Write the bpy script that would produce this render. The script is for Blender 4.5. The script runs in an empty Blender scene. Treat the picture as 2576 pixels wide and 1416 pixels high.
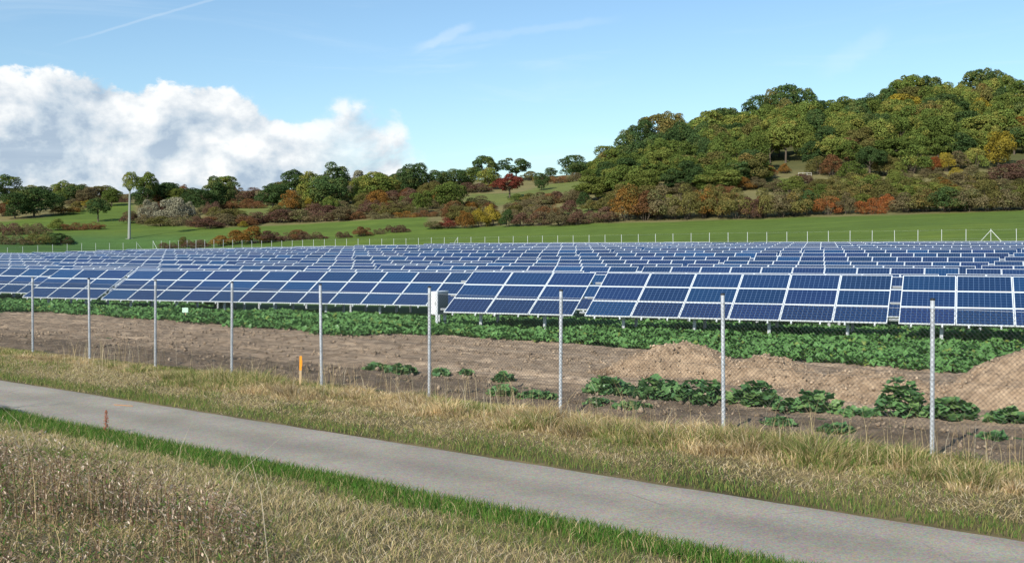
import bpy, math, random
import numpy as np
from mathutils import Vector, Matrix

random.seed(7)
rng = np.random.default_rng(7)
S = bpy.context.scene
COL = S.collection
R = math.radians

# ------------------------------------------------------------------ camera
CAMZ = 3.25
FP = 2816.0                 # focal length in pixels of a 2576 px wide picture
CX, HY = 1288.0, 620.0      # principal column, horizon line
cam_d = bpy.data.cameras.new('camera')
cam = bpy.data.objects.new('camera', cam_d)
COL.objects.link(cam)
cam.location = (0, 0, CAMZ)
cam.rotation_euler = (R(90), 0, 0)
cam_d.sensor_width = 36.0
cam_d.lens = 36.0 * FP / 2576.0
cam_d.shift_y = -88.0 / 2576.0
cam_d.clip_start = 0.1
cam_d.clip_end = 6000
S.camera = cam

# ------------------------------------------------------------------ sun, sky, exposure
SUN_EL = R(33)
SUN_AZ = R(32)              # light travels towards (sin, cos)
sd = bpy.data.lights.new('sun', 'SUN')
sd.energy = 4.4
sd.angle = R(0.5)
sd.color = (1.0, 0.945, 0.85)
sun = bpy.data.objects.new('sun', sd)
COL.objects.link(sun)
ldir = Vector((math.sin(SUN_AZ) * math.cos(SUN_EL), math.cos(SUN_AZ) * math.cos(SUN_EL), -math.sin(SUN_EL)))
sun.rotation_euler = ldir.to_track_quat('-Z', 'Y').to_euler()
sun.location = (-30, -50, 60)

world = bpy.data.worlds.new('World')
S.world = world
world.use_nodes = True
S.view_settings.view_transform = 'Standard'
S.view_settings.look = 'None'
S.view_settings.gamma = 1.0
S.view_settings.exposure = 0.42
S.view_settings.use_curve_mapping = False


class NT:
    """small helper for node trees"""
    def __init__(self, tree):
        self.t = tree
        self.n = tree.nodes
        self.l = tree.links

    def new(self, typ, **kw):
        nd = self.n.new(typ)
        for k, v in kw.items():
            setattr(nd, k, v)
        return nd

    def put(self, sock, v):
        if isinstance(v, bpy.types.NodeSocket):
            self.l.new(v, sock)
        elif v is not None:
            if sock.type == 'RGBA' and len(v) == 3:
                v = (*v, 1.0)
            sock.default_value = v

    def math(self, op, a, b=None, c=None, clamp=False):
        nd = self.new('ShaderNodeMath', operation=op, use_clamp=clamp)
        self.put(nd.inputs[0], a)
        self.put(nd.inputs[1], b)
        self.put(nd.inputs[2], c)
        return nd.outputs[0]

    def vmath(self, op, a, b=None):
        nd = self.new('ShaderNodeVectorMath', operation=op)
        self.put(nd.inputs[0], a)
        if op == 'SCALE':
            self.put(nd.inputs[3], b)
        else:
            self.put(nd.inputs[1], b)
        return nd.outputs[1] if op in ('DOT_PRODUCT', 'LENGTH') else nd.outputs[0]

    def mix(self, f, a, b, blend='MIX'):
        nd = self.new('ShaderNodeMix', data_type='RGBA', blend_type=blend)
        self.put(nd.inputs[0], f)
        self.put(nd.inputs[6], a)
        self.put(nd.inputs[7], b)
        return nd.outputs[2]

    def smooth(self, v, lo, hi, a=0.0, b=1.0):
        nd = self.new('ShaderNodeMapRange', interpolation_type='SMOOTHSTEP')
        self.put(nd.inputs[0], v)
        nd.inputs[1].default_value = lo
        nd.inputs[2].default_value = hi
        nd.inputs[3].default_value = a
        nd.inputs[4].default_value = b
        return nd.outputs[0]

    def noise(self, vec, scale, detail=4, rough=0.55, dist=0.0):
        nd = self.new('ShaderNodeTexNoise')
        if vec is not None:
            self.put(nd.inputs['Vector'], vec)
        nd.inputs['Scale'].default_value = scale
        nd.inputs['Detail'].default_value = detail
        nd.inputs['Roughness'].default_value = rough
        nd.inputs['Distortion'].default_value = dist
        return nd.outputs[0]

    def ramp(self, fac, stops, interp='LINEAR'):
        nd = self.new('ShaderNodeValToRGB')
        cr = nd.color_ramp
        cr.interpolation = interp
        while len(cr.elements) < len(stops):
            cr.elements.new(0.5)
        for e, (p, c) in zip(cr.elements, stops):
            e.position = p
            e.color = (*c, 1) if len(c) == 3 else c
        self.put(nd.inputs[0], fac)
        return nd.outputs[0]


def build_world():
    w = NT(world.node_tree)
    w.n.clear()
    out = w.new('ShaderNodeOutputWorld')
    bg = w.new('ShaderNodeBackground')
    bg.inputs[1].default_value = 0.1
    w.l.new(bg.outputs[0], out.inputs[0])
    sky = w.new('ShaderNodeTexSky', sky_type='NISHITA')
    sky.sun_disc = False
    sky.sun_elevation = SUN_EL
    sky.sun_rotation = math.pi + SUN_AZ
    sky.air_density = 1.0
    sky.dust_density = 0.6
    sky.ozone_density = 1.6
    skyc = w.mix(1.0, sky.outputs[0], (.93, 1.08, 1.15), 'MULTIPLY')
    tc = w.new('ShaderNodeTexCoord')
    d = tc.outputs['Generated']
    sp = w.new('ShaderNodeSeparateXYZ')
    w.l.new(d, sp.inputs[0])
    x, y, z = sp.outputs
    az = w.math('ARCTAN2', x, y)
    el = w.math('ARCSINE', z)
    # height of the cumulus bank round the horizon: high to the left, ending ahead, low elsewhere
    t = w.math('DIVIDE', w.math('ADD', az, math.pi), 2 * math.pi)
    P = lambda a: (a + math.pi) / (2 * math.pi)
    H_ = lambda v: (v / 0.2,) * 3
    top = w.ramp(t, [(0.0, H_(.09)), (P(-1.6), H_(.10)), (P(-.8), H_(.13)), (P(-.44), H_(.146)), (P(-.38), H_(.147)),
                     (P(-.31), H_(.136)), (P(-.255), H_(.142)), (P(-.215), H_(.122)), (P(-.185), H_(.110)), (P(-.155), H_(.122)),
                     (P(-.12), H_(.118)), (P(-.088), H_(.108)), (P(-.066), H_(.050)), (P(-.03), H_(.0)), (P(1.2), H_(.0)),
                     (P(2.2), H_(.07))])
    top = w.math('MULTIPLY', top, 0.2)
    # billows: two noises on the direction
    nz = w.new('ShaderNodeMapping')
    nz.inputs['Scale'].default_value = (1, 1, 1.35)
    w.l.new(d, nz.inputs[0])
    p = nz.outputs[0]
    n1 = w.noise(p, 15, 8, .57, .15)
    n2 = w.noise(p, 42, 7, .6, .1)
    off = w.vmath('ADD', p, (-.014, .0, .020))
    n1o = w.noise(off, 15, 8, .57, .15)
    big = w.noise(p, 6.5, 4, .5)
    bill = w.math('ADD', w.math('MULTIPLY', w.math('SUBTRACT', n1, .5), .085),
                  w.math('MULTIPLY', w.math('SUBTRACT', n2, .5), .030))
    edge = w.math('ADD', w.math('SUBTRACT', top, el), bill)
    soft = w.smooth(az, -.26, -.1, 0.0, 1.0)
    dens_a = w.smooth(edge, .0, .008)
    dens_b = w.smooth(edge, -.006, .017)
    dens = w.math('ADD', w.math('MULTIPLY', dens_a, w.math('SUBTRACT', 1.0, soft)), w.math('MULTIPLY', dens_b, soft))
    rag = w.math('MULTIPLY', w.smooth(az, -.2, -.08), w.smooth(w.noise(p, 13, 8, .65, .4), .40, .60, 1.0, 0.0))
    dens = w.math('MULTIPLY', dens, w.math('SUBTRACT', 1.0, w.math('MULTIPLY', rag, .75)))
    up = w.smooth(edge, .0, .05, 1.0, 0.0)
    base_g = w.smooth(el, .03, .105)
    lit = w.math('MULTIPLY', w.math('SUBTRACT', n1, n1o), 3.9)
    lit = w.math('ADD', lit, w.math('MULTIPLY', w.math('SUBTRACT', n2, .5), .85))
    lit = w.math('ADD', lit, w.math('MULTIPLY', w.math('SUBTRACT', big, .5), .9))
    b = w.math('ADD', w.math('ADD', w.math('MULTIPLY', up, .34), w.math('MULTIPLY', base_g, .36)), w.math('ADD', lit, .10), clamp=True)
    cc = w.ramp(b, [(0, (3.2, 4.0, 5.0)), (.3, (4.5, 5.2, 5.9)), (.6, (5.8, 6.2, 6.6)), (1, (7.6, 7.7, 7.7))])
    skyc2 = w.mix(w.math('MULTIPLY', dens, .97), skyc, cc)
    # thin cirrus and contrails
    cn = w.new('ShaderNodeMapping')
    cn.inputs['Scale'].default_value = (1.2, 1.2, 9)
    cn.inputs['Rotation'].default_value = (0, R(14), 0)
    w.l.new(d, cn.inputs[0])
    ci = w.smooth(w.noise(cn.outputs[0], 3.2, 8, .62, .8), .50, .82)
    ci = w.math('MULTIPLY', ci, .22)
    skyc3 = w.mix(ci, skyc2, (7.0, 7.8, 8.2))

    def trail(a, b2, wid, strength):
        def dv(px, py):
            return Vector(((px - CX) / FP, 1, (HY - py) / FP)).normalized()
        va, vb = dv(*a), dv(*b2)
        nrm = va.cross(vb).normalized()
        along = (vb - va).normalized()
        s = w.vmath('DOT_PRODUCT', d, tuple(nrm))
        s = w.math('ADD', s, w.math('MULTIPLY', w.math('SUBTRACT', w.noise(d, 60, 4), .5), wid * 1.5))
        m = w.smooth(w.math('ABSOLUTE', s), wid * .2, wid, 1.0, 0.0)
        k = w.vmath('DOT_PRODUCT', d, tuple(along))
        k0, k1 = va.dot(along), vb.dot(along)
        q = (k1 - k0)
        e = w.math('MULTIPLY', w.smooth(k, k0 - q * .1, k0 + q * .35), w.smooth(k, k1 - q * .1, k1 + q * .2, 1.0, 0.0))
        return w.math('MULTIPLY', w.math('MULTIPLY', m, e), strength)
    skyc3 = w.mix(trail((150, 112), (560, -8), .0016, .14), skyc3, (7.8, 8.1, 8.2))
    skyc3 = w.mix(trail((1040, 127), (1175, 70), .006, .20), skyc3, (7.8, 8.1, 8.2))
    skyc3 = w.mix(trail((1030, 118), (1500, 55), .005, .09), skyc3, (7.8, 8.1, 8.2))
    skyc3 = w.mix(trail((2060, 190), (2220, 90), .012, .10), skyc3, (7.8, 8.1, 8.2))
    w.l.new(skyc3, bg.inputs[0])


build_world()


# ------------------------------------------------------------------ helpers
def tag(o, label=None, cat=None, group=None, kind=None):
    if label:
        o['label'] = label
    if cat:
        o['category'] = cat
    if group:
        o['group'] = group
    if kind:
        o['kind'] = kind
    return o


def empty(name, loc=(0, 0, 0), rz=0.0, scale=None):
    o = bpy.data.objects.new(name, None)
    COL.objects.link(o)
    o.location = loc
    o.rotation_euler = (0, 0, rz)
    o.empty_display_size = .2
    if scale:
        o.scale = scale
    return o


def link(name, me, parent=None, loc=(0, 0, 0), rot=(0, 0, 0), scale=(1, 1, 1)):
    o = bpy.data.objects.new(name, me)
    COL.objects.link(o)
    if parent:
        o.parent = parent
    o.location = loc
    o.rotation_euler = rot
    o.scale = scale
    return o


class MB:
    """collects simple solids into one mesh"""
    def __init__(self):
        self.v, self.f, self.m = [], [], []

    def add(self, vs, fs, mi=0):
        b = len(self.v)
        self.v += [tuple(p) for p in vs]
        self.f += [tuple(i + b for i in q) for q in fs]
        self.m += [mi] * len(fs)

    def box(self, x0, x1, y0, y1, z0, z1, mi=0, M=None):
        vs = [Vector(p) for p in ((x0, y0, z0), (x1, y0, z0), (x1, y1, z0), (x0, y1, z0),
                                  (x0, y0, z1), (x1, y0, z1), (x1, y1, z1), (x0, y1, z1))]
        if M is not None:
            vs = [M @ p for p in vs]
        self.add(vs, [(0, 3, 2, 1), (4, 5, 6, 7), (0, 1, 5, 4), (1, 2, 6, 5), (2, 3, 7, 6), (3, 0, 4, 7)], mi)

    def tube(self, pts, rad, sides=6, mi=0, caps=True):
        pts = [Vector(p) for p in pts]
        if not isinstance(rad, (list, tuple)):
            rad = [rad] * len(pts)
        rings = []
        for i, p in enumerate(pts):
            d = (pts[min(i + 1, len(pts) - 1)] - pts[max(i - 1, 0)]).normalized()
            a = d.orthogonal().normalized() if abs(d.z) < .9 else d.cross(Vector((0, 1, 0))).normalized()
            b = d.cross(a)
            rings.append([p + (a * math.cos(2 * math.pi * k / sides) + b * math.sin(2 * math.pi * k / sides)) * rad[i]
                          for k in range(sides)])
        vs = [q for r_ in rings for q in r_]
        fs = []
        for i in range(len(rings) - 1):
            for k in range(sides):
                k2 = (k + 1) % sides
                fs.append((i * sides + k, i * sides + k2, (i + 1) * sides + k2, (i + 1) * sides + k))
        if caps:
            fs.append(tuple(range(sides - 1, -1, -1)))
            fs.append(tuple((len(rings) - 1) * sides + k for k in range(sides)))
        self.add(vs, fs, mi)

    def mesh(self, name, mats, smooth=False):
        me = bpy.data.meshes.new(name)
        me.from_pydata(self.v, [], self.f)
        for m in (mats if isinstance(mats, (list, tuple)) else [mats]):
            me.materials.append(m)
        me.polygons.foreach_set('material_index', self.m)
        if smooth:
            me.polygons.foreach_set('use_smooth', [True] * len(self.f))
        me.update()
        return me


def np_mesh(name, verts, faces, mat, col=None, smooth=False):
    """verts (n,3); faces: list of int arrays (m,3) / (m,4)"""
    me = bpy.data.meshes.new(name)
    verts = np.asarray(verts, np.float32)
    me.vertices.add(len(verts))
    me.vertices.foreach_set('co', verts.ravel())
    loops = np.concatenate([f.ravel() for f in faces]).astype(np.int32)
    tot = np.concatenate([np.full(len(f), f.shape[1]) for f in faces]).astype(np.int32)
    start = np.concatenate([[0], np.cumsum(tot)[:-1]]).astype(np.int32)
    me.loops.add(len(loops))
    me.loops.foreach_set('vertex_index', loops)
    me.polygons.add(len(tot))
    me.polygons.foreach_set('loop_start', start)
    me.polygons.foreach_set('loop_total', tot)
    if smooth:
        me.polygons.foreach_set('use_smooth', np.ones(len(tot), bool))
    me.update(calc_edges=True)
    me.validate()
    if col is not None:
        at = me.color_attributes.new('tint', 'FLOAT_COLOR', 'POINT')
        c = np.ones((len(verts), 4), np.float32)
        c[:, :3] = col
        at.data.foreach_set('color', c.ravel())
    me.materials.append(mat)
    return me


def grid_faces(ni, nj, wrap=False):
    i, j = np.meshgrid(np.arange(ni - 1), np.arange(nj - 1), indexing='ij')
    a = (i * nj + j).ravel()
    return np.stack([a, a + nj, a + nj + 1, a + 1], 1)


def _h(ix, iy, seed):
    v = np.sin(ix * 127.1 + iy * 311.7 + seed * 74.7) * 43758.5453
    return v - np.floor(v)


def vnoise(x, y, seed=0):
    x = np.asarray(x, float)
    y = np.asarray(y, float)
    ix, iy = np.floor(x), np.floor(y)
    fx, fy = x - ix, y - iy
    fx = fx * fx * (3 - 2 * fx)
    fy = fy * fy * (3 - 2 * fy)
    a = _h(ix, iy, seed) * (1 - fx) + _h(ix + 1, iy, seed) * fx
    b = _h(ix, iy + 1, seed) * (1 - fx) + _h(ix + 1, iy + 1, seed) * fx
    return a * (1 - fy) + b * fy


def fbm(x, y, seed=0, octv=4, gain=.5):
    s, a, t = 0, 1, 0
    for o in range(octv):
        s = s + a * vnoise(x * 2 ** o, y * 2 ** o, seed + o * 13)
        t += a
        a *= gain
    return s / t


def sstep(v, a, b):
    t = np.clip((np.asarray(v, float) - a) / (b - a), 0, 1)
    return t * t * (3 - 2 * t)


def ordinal(n):
    w_ = ['first', 'second', 'third', 'fourth', 'fifth', 'sixth', 'seventh', 'eighth', 'ninth', 'tenth', 'eleventh', 'twelfth',
          'thirteenth', 'fourteenth', 'fifteenth', 'sixteenth', 'seventeenth', 'eighteenth', 'nineteenth', 'twentieth']
    if n <= 20:
        return w_[n - 1]
    tens = {2: 'twenty', 3: 'thirty', 4: 'forty', 5: 'fifty', 6: 'sixty', 7: 'seventy', 8: 'eighty', 9: 'ninety'}
    if n % 10 == 0:
        return tens[n // 10][:-1] + 'ieth'
    return tens[n // 10] + '-' + w_[n % 10 - 1]


# ------------------------------------------------------------------ lie of the land
PHI = R(22.25)
CP, SP = math.cos(PHI), math.sin(PHI)


def sD(s, D):
    """along-row, across-row -> x, y"""
    return s * CP + D * SP, -s * SP + D * CP


RC, RS = .754, .656          # road runs along (.754, -.656)


def cof(x, y):
    return RS * x + RC * y


def aof(x, y):
    return RC * x - RS * y


def ca(c, a):
    return RS * c + RC * a, RC * c - RS * a


T_U = [-.457, -.32, -.12, 0, .1, .28, .45]
T_F = [0, .39, .70, .90, .90, .93, 1.0]
PD = [0, 38, 41, 47.5, 55, 62, 69, 76.5, 84, 91, 98.5, 106, 113, 120, 128, 136, 150, 400]
PZ = [0, 0, -.06, -.33, -.27, -.15, -.12, .11, .33, .57, .76, .90, 1.05, 1.20, 1.38, 1.55, 1.75, 1.75]
PL = [0, 0, -.06, -.33, -.40, -.43, -.44, -.45, -.45, -.45, -.45, -.45, -.45, -.45, -.45, -.45, -.45, -.45]
FA = np.array((59.9, 140.0))          # far fence: a point on it, its corner and its turn
FB = np.array((-79.6, 246.0))
FD = np.array((-2.2, -2.0))


def fence_y(u):
    u = np.clip(u, -.75, .75)
    t1 = (59.9 - 140 * u) / (139.5 + 106 * u)
    y1 = 140 + 106 * t1
    t2 = np.maximum((-79.6 - 246 * u) / (2.2 - 2 * u), 0)
    y2 = 246 - 2 * t2
    return np.where(u > -.3236, y1, np.maximum(y2, 150))


COLS = {
    -1200: [(215, 618), (262, 600), (300, 565), (330, 540), (385, 500), (450, 505)],
    0: [(238, 621), (262, 602), (300, 562), (330, 535), (385, 494), (450, 500)],
    325: [(255, 600), (300, 560), (345, 520), (385, 488), (450, 492)],
    700: [(240, 603), (272, 571), (385, 478), (450, 482)],
    1000: [(235, 598), (268, 551), (320, 512), (385, 462), (450, 466)],
    1250: [(225, 592), (250, 570), (300, 512), (385, 450), (450, 455)],
    1450: [(215, 589), (240, 564), (300, 495), (380, 441), (450, 442)],
    1600: [(205, 590), (238, 557), (275, 488), (345, 418), (420, 405)],
    1750: [(200, 588), (235, 552), (265, 482), (345, 385), (420, 372)],
    2000: [(185, 582), (228, 547), (258, 465), (348, 345), (420, 335)],
    2300: [(172, 578), (222, 536), (252, 470), (360, 297), (430, 290)],
    2576: [(165, 575), (217, 528), (250, 470), (365, 285), (440, 280)],
    3400: [(150, 575), (205, 520), (250, 465), (370, 270), (440, 265)],
}
_us = np.linspace(-.75, .75, 301)
_Ys = np.concatenate([np.arange(100, 460, 1.5), np.array([500, 600, 800, 1200, 2500.])])


def field_z(u, D):
    t = np.interp(u, T_U, T_F)
    return np.interp(D, PD, PL) * (1 - t) + np.interp(D, PD, PZ) * t


def _far_table():
    xs = sorted(COLS)
    prof = []
    for xk in xs:
        u = np.clip((xk - CX) / FP, -.74, .74)
        yf = float(fence_y(u))
        bf = float(np.interp(u, [-.6, -.457, -.323, .16, .4275], [.4, .6, 1.9, 3.1, 3.35]))
        pts = [(yf + 2.0, bf)]
        for Y, py in COLS[xk]:
            if Y > yf + 8:
                pts.append((Y, CAMZ + (HY - py) / FP * Y))
        zl = pts[-1][1]
        pts += [(600, zl * .9), (1200, zl * .8), (2500, zl * .8)]
        prof.append((u, pts))
    tab = np.zeros((len(_us), len(_Ys)))
    pu = np.array([p_[0] for p_ in prof])
    cols = np.array([np.interp(_Ys, [q[0] for q in p_[1]], [q[1] for q in p_[1]]) for p_ in prof])
    for j in range(len(_Ys)):
        tab[:, j] = np.interp(_us, pu, cols[:, j])
    # soften the folds
    for _ in range(3):
        t2 = np.pad(tab, ((3, 3), (0, 0)), 'edge')
        tab = sum(t2[k:k + len(_us)] for k in range(7)) / 7
    for _ in range(2):
        t2 = np.pad(tab, ((0, 0), (2, 2)), 'edge')
        sm = sum(t2[:, k:k + len(_Ys)] for k in range(5)) / 5
        tab[:, :235] = sm[:, :235]
    return tab


_tab = _far_table()


def ground(x, y):
    x = np.asarray(x, float)
    y = np.asarray(y, float)
    c = cof(x, y)
    a = aof(x, y)
    D = x * SP + y * CP
    u = np.clip(x / np.maximum(y, 5.0), -.75, .75)
    near = np.interp(c, [-60, -8, 0, 3, 6.5, 7.9, 8.3, 10.7, 14.2, 15, 30], [2.0, 1.8, 1.62, 1.25, .78, .55, .5, .5, .49, .47, 0])
    tilt = .0067 * (np.clip(a, -45, 8) + 17) * (1 - sstep(c, 15, 28))
    zn = near + tilt + np.where(D > 36, field_z(u, D), 0)
    yf = fence_y(u)
    fu = (u + .75) / 1.5 * (len(_us) - 1)
    iu = np.clip(fu.astype(int), 0, len(_us) - 2)
    tu = fu - iu
    fy = np.interp(y, _Ys, np.arange(len(_Ys)))
    iy = np.clip(fy.astype(int), 0, len(_Ys) - 2)
    ty = fy - iy
    zf = ((_tab[iu, iy] * (1 - tu) + _tab[iu + 1, iy] * tu) * (1 - ty)
          + (_tab[iu, iy + 1] * (1 - tu) + _tab[iu + 1, iy + 1] * tu) * ty)
    w_ = sstep(y, yf - 5, yf + 3)
    return zn * (1 - w_) + zf * w_


def gz(x, y):
    return float(ground(x, y))


def hit(px, py, lo=6.0, hi=600.0):
    """ground point seen along a direction (2576 px frame)"""
    u, v = (px - CX) / FP, (HY - py) / FP
    Y = np.geomspace(lo, hi, 4000)
    below = (CAMZ + v * Y) <= ground(u * Y, Y)
    if below.any():
        k = int(np.argmax(below))
    else:                                     # just over the crest: stand on it
        gap = (CAMZ + v * Y - ground(u * Y, Y)) / Y
        k = int(np.argmin(np.where((Y > 150) & (Y < 420), gap, 9)))
    return u * Y[k], float(Y[k])


# ------------------------------------------------------------------ materials
MATS = {}


def mat_new(name):
    m = bpy.data.materials.new(name)
    m.use_nodes = True
    t = NT(m.node_tree)
    t.n.clear()
    out = t.new('ShaderNodeOutputMaterial')
    return m, t, out


def principled(t, out, base, rough=.6, metal=0.0, spec=.5, normal=None):
    b = t.new('ShaderNodeBsdfPrincipled')
    t.put(b.inputs['Base Color'], base)
    t.put(b.inputs['Roughness'], rough)
    t.put(b.inputs['Metallic'], metal)
    t.put(b.inputs['Specular IOR Level'], spec)
    if normal is not None:
        t.l.new(normal, b.inputs['Normal'])
    t.l.new(b.outputs[0], out.inputs[0])
    return b


def bump(t, h, strength=.5, dist=.02):
    b = t.new('ShaderNodeBump')
    b.inputs['Strength'].default_value = strength
    b.inputs['Distance'].default_value = dist
    t.l.new(h, b.inputs['Height'])
    return b.outputs[0]


def simple(name, col, rough=.6, metal=0.0, var=.15, scale=8.0, spec=.5):
    m, t, out = mat_new(name)
    tc = t.new('ShaderNodeTexCoord').outputs['Object']
    n = t.noise(tc, scale, 5)
    k = t.math('ADD', t.math('MULTIPLY', n, 2 * var), 1 - var)
    base = t.mix(1.0, (*col, 1), k, 'MULTIPLY')
    principled(t, out, base, rough, metal, spec)
    MATS[name] = m
    return m


def leaf_mat(name, trans=.3, gloss=.0):
    """thin leaves coloured by their own 'tint' attribute"""
    m, t, out = mat_new(name)
    at = t.new('ShaderNodeAttribute', attribute_name='tint')
    d = t.new('ShaderNodeBsdfDiffuse')
    tr = t.new('ShaderNodeBsdfTranslucent')
    t.l.new(at.outputs[0], d.inputs[0])
    t.l.new(at.outputs[0], tr.inputs[0])
    mx = t.new('ShaderNodeMixShader')
    mx.inputs[0].default_value = trans
    t.l.new(d.outputs[0], mx.inputs[1])
    t.l.new(tr.outputs[0], mx.inputs[2])
    last = mx.outputs[0]
    if gloss:
        g = t.new('ShaderNodeBsdfGlossy')
        g.inputs['Roughness'].default_value = .38
        m2 = t.new('ShaderNodeMixShader')
        m2.inputs[0].default_value = gloss
        t.l.new(last, m2.inputs[1])
        t.l.new(g.outputs[0], m2.inputs[2])
        last = m2.outputs[0]
    t.l.new(last, out.inputs[0])
    MATS[name] = m
    return m


def foliage_mat(name, c1, c2, c3):
    """tree leaves: three tints spread leaf by leaf and tree by tree"""
    m, t, out = mat_new('leaves_' + name)
    at = t.new('ShaderNodeAttribute', attribute_name='tint')
    sp = t.new('ShaderNodeSeparateColor')
    t.l.new(at.outputs[0], sp.inputs[0])
    oi = t.new('ShaderNodeObjectInfo')
    base = t.mix(sp.outputs[0], (*c1, 1), (*c2, 1))
    k3 = t.smooth(t.math('ADD', sp.outputs[1], t.math('MULTIPLY', t.math('SUBTRACT', oi.outputs['Random'], .5), .35)), .62, .95)
    base = t.mix(k3, base, (*c3, 1))
    val = t.math('MULTIPLY', t.math('ADD', t.math('MULTIPLY', sp.outputs[2], .7), .65),
                 t.math('ADD', t.math('MULTIPLY', oi.outputs['Random'], .4), .8))
    base = t.mix(1.0, base, val, 'MULTIPLY')
    d = t.new('ShaderNodeBsdfDiffuse')
    tr = t.new('ShaderNodeBsdfTranslucent')
    t.l.new(base, d.inputs[0])
    t.l.new(base, tr.inputs[0])
    mx = t.new('ShaderNodeMixShader')
    mx.inputs[0].default_value = .22
    t.l.new(d.outputs[0], mx.inputs[1])
    t.l.new(tr.outputs[0], mx.inputs[2])
    t.l.new(mx.outputs[0], out.inputs[0])
    MATS[name] = m
    return m


FOL = {
    'dark green': ((.048, .084, .032), (.072, .116, .037), (.115, .130, .040)),
    'mid green': ((.095, .138, .034), (.138, .180, .042), (.20, .19, .045)),
    'light green': ((.140, .178, .042), (.190, .218, .052), (.24, .215, .055)),
    'olive': ((.125, .122, .040), (.165, .150, .048), (.20, .14, .045)),
    'yellow': ((.22, .18, .030), (.33, .25, .035), (.18, .15, .04)),
    'orange': ((.19, .105, .030), (.27, .135, .034), (.13, .11, .035)),
    'rust': ((.155, .080, .040), (.20, .100, .044), (.12, .10, .042)),
    'red orange': ((.23, .085, .032), (.31, .110, .036), (.17, .11, .04)),
    'red': ((.17, .048, .036), (.23, .062, .040), (.13, .07, .04)),
    'maroon': ((.118, .070, .052), (.155, .085, .058), (.145, .13, .058)),
    'brown': ((.140, .115, .062), (.180, .145, .072), (.145, .155, .058)),
    'pale': ((.24, .225, .15), (.31, .295, .21), (.15, .17, .09)),
}
for k_, v_ in FOL.items():
    foliage_mat(k_, *v_)

leaf_mat('grass_blades', .45)
leaf_mat('crop_leaves', .25, .025)


def ground_mat():
    m, t, out = mat_new('ground_cover')
    at = t.new('ShaderNodeAttribute', attribute_name='tint')
    geo = t.new('ShaderNodeNewGeometry')
    p = geo.outputs['Position']
    n1 = t.noise(p, .35, 6, .6)
    n2 = t.noise(p, 2.6, 5, .65)
    n3 = t.noise(p, .045, 4, .6)
    k = t.math('ADD', t.math('MULTIPLY', n1, .5), t.math('MULTIPLY', n2, .6))
    k = t.math('ADD', t.math('ADD', k, t.math('MULTIPLY', n3, .45)), .24)
    mp = t.new('ShaderNodeMapping')
    mp.inputs['Rotation'].default_value = (0, 0, R(38))
    mp.inputs['Scale'].default_value = (.012, .30, .30)
    t.l.new(p, mp.inputs[0])
    n4 = t.noise(mp.outputs[0], 1.0, 5, .65)
    k = t.math('MULTIPLY', k, t.math('ADD', t.math('MULTIPLY', n4, .7), .65))
    base = t.mix(1.0, at.outputs[0], k, 'MULTIPLY')
    base = t.mix(t.smooth(n4, .52, .70, 0, .35), base, t.mix(1.0, base, (1.35, 1.12, .9, 1), 'MULTIPLY'))
    base = t.mix(t.smooth(n3, .5, .75, 0, .28), base, t.mix(1.0, base, (1.45, 1.10, .8, 1), 'MULTIPLY'))
    principled(t, out, base, .95, 0, .1, bump(t, n2, .6, .08))
    MATS['ground'] = m


def soil_mat(name, c1, c2, scale=1.0):
    m, t, out = mat_new(name)
    geo = t.new('ShaderNodeNewGeometry')
    p = geo.outputs['Position']
    at = t.new('ShaderNodeAttribute', attribute_name='tint')
    n1 = t.noise(p, 2.2 * scale, 8, .68)
    n2 = t.noise(p, 14 * scale, 6, .7)
    f = t.smooth(n1, .34, .68)
    base = t.mix(f, (*c1, 1), (*c2, 1))
    k = t.math('ADD', t.math('MULTIPLY', n2, .9), .55)
    base = t.mix(1.0, base, k, 'MULTIPLY')
    base = t.mix(1.0, base, at.outputs[0], 'MULTIPLY')
    h = t.math('ADD', t.math('MULTIPLY', n1, .6), n2)
    principled(t, out, base, .97, 0, .05, bump(t, h, .9, .05))
    MATS[name] = m


def road_mat():
    m, t, out = mat_new('worn_asphalt')
    at = t.new('ShaderNodeAttribute', attribute_name='tint')
    geo = t.new('ShaderNodeNewGeometry')
    p = geo.outputs['Position']
    n1 = t.noise(p, .6, 6, .6)
    n2 = t.noise(p, 9, 6, .7)
    v = t.new('ShaderNodeTexVoronoi')
    v.inputs['Scale'].default_value = 62
    t.l.new(p, v.inputs['Vector'])
    base = t.mix(t.smooth(n1, .32, .7), (.36, .325, .262, 1), (.46, .415, .335, 1))
    k = t.math('ADD', t.math('MULTIPLY', n2, .34), .83)
    base = t.mix(1.0, base, k, 'MULTIPLY')
    sp = t.mix(.55, (1, 1, 1, 1), v.outputs['Color'])
    base = t.mix(.8, base, t.mix(1.0, base, sp, 'MULTIPLY'))
    base = t.mix(1.0, base, at.outputs[0], 'MULTIPLY')
    pw = t.vmath('ADD', p, t.vmath('SCALE', t.new('ShaderNodeTexNoise').outputs['Color'], .35))
    vc = t.new('ShaderNodeTexVoronoi', feature='DISTANCE_TO_EDGE')
    vc.inputs['Scale'].default_value = .55
    t.l.new(pw, vc.inputs['Vector'])
    crack = t.math('MULTIPLY', t.smooth(vc.outputs['Distance'], .0, .012, 1.0, 0.0), t.smooth(n1, .5, .62))
    base = t.mix(t.math('MULTIPLY', crack, .45), base, (.10, .095, .085, 1))
    stain = t.smooth(t.noise(p, 1.7, 5, .7), .60, .74)
    base = t.mix(t.math('MULTIPLY', stain, .22), base, (.24, .20, .15, 1))
    h = t.math('ADD', n2, t.math('MULTIPLY', v.outputs['Distance'], .5))
    principled(t, out, base, .9, 0, .25, bump(t, h, .35, .01))
    MATS['road'] = m


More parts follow.
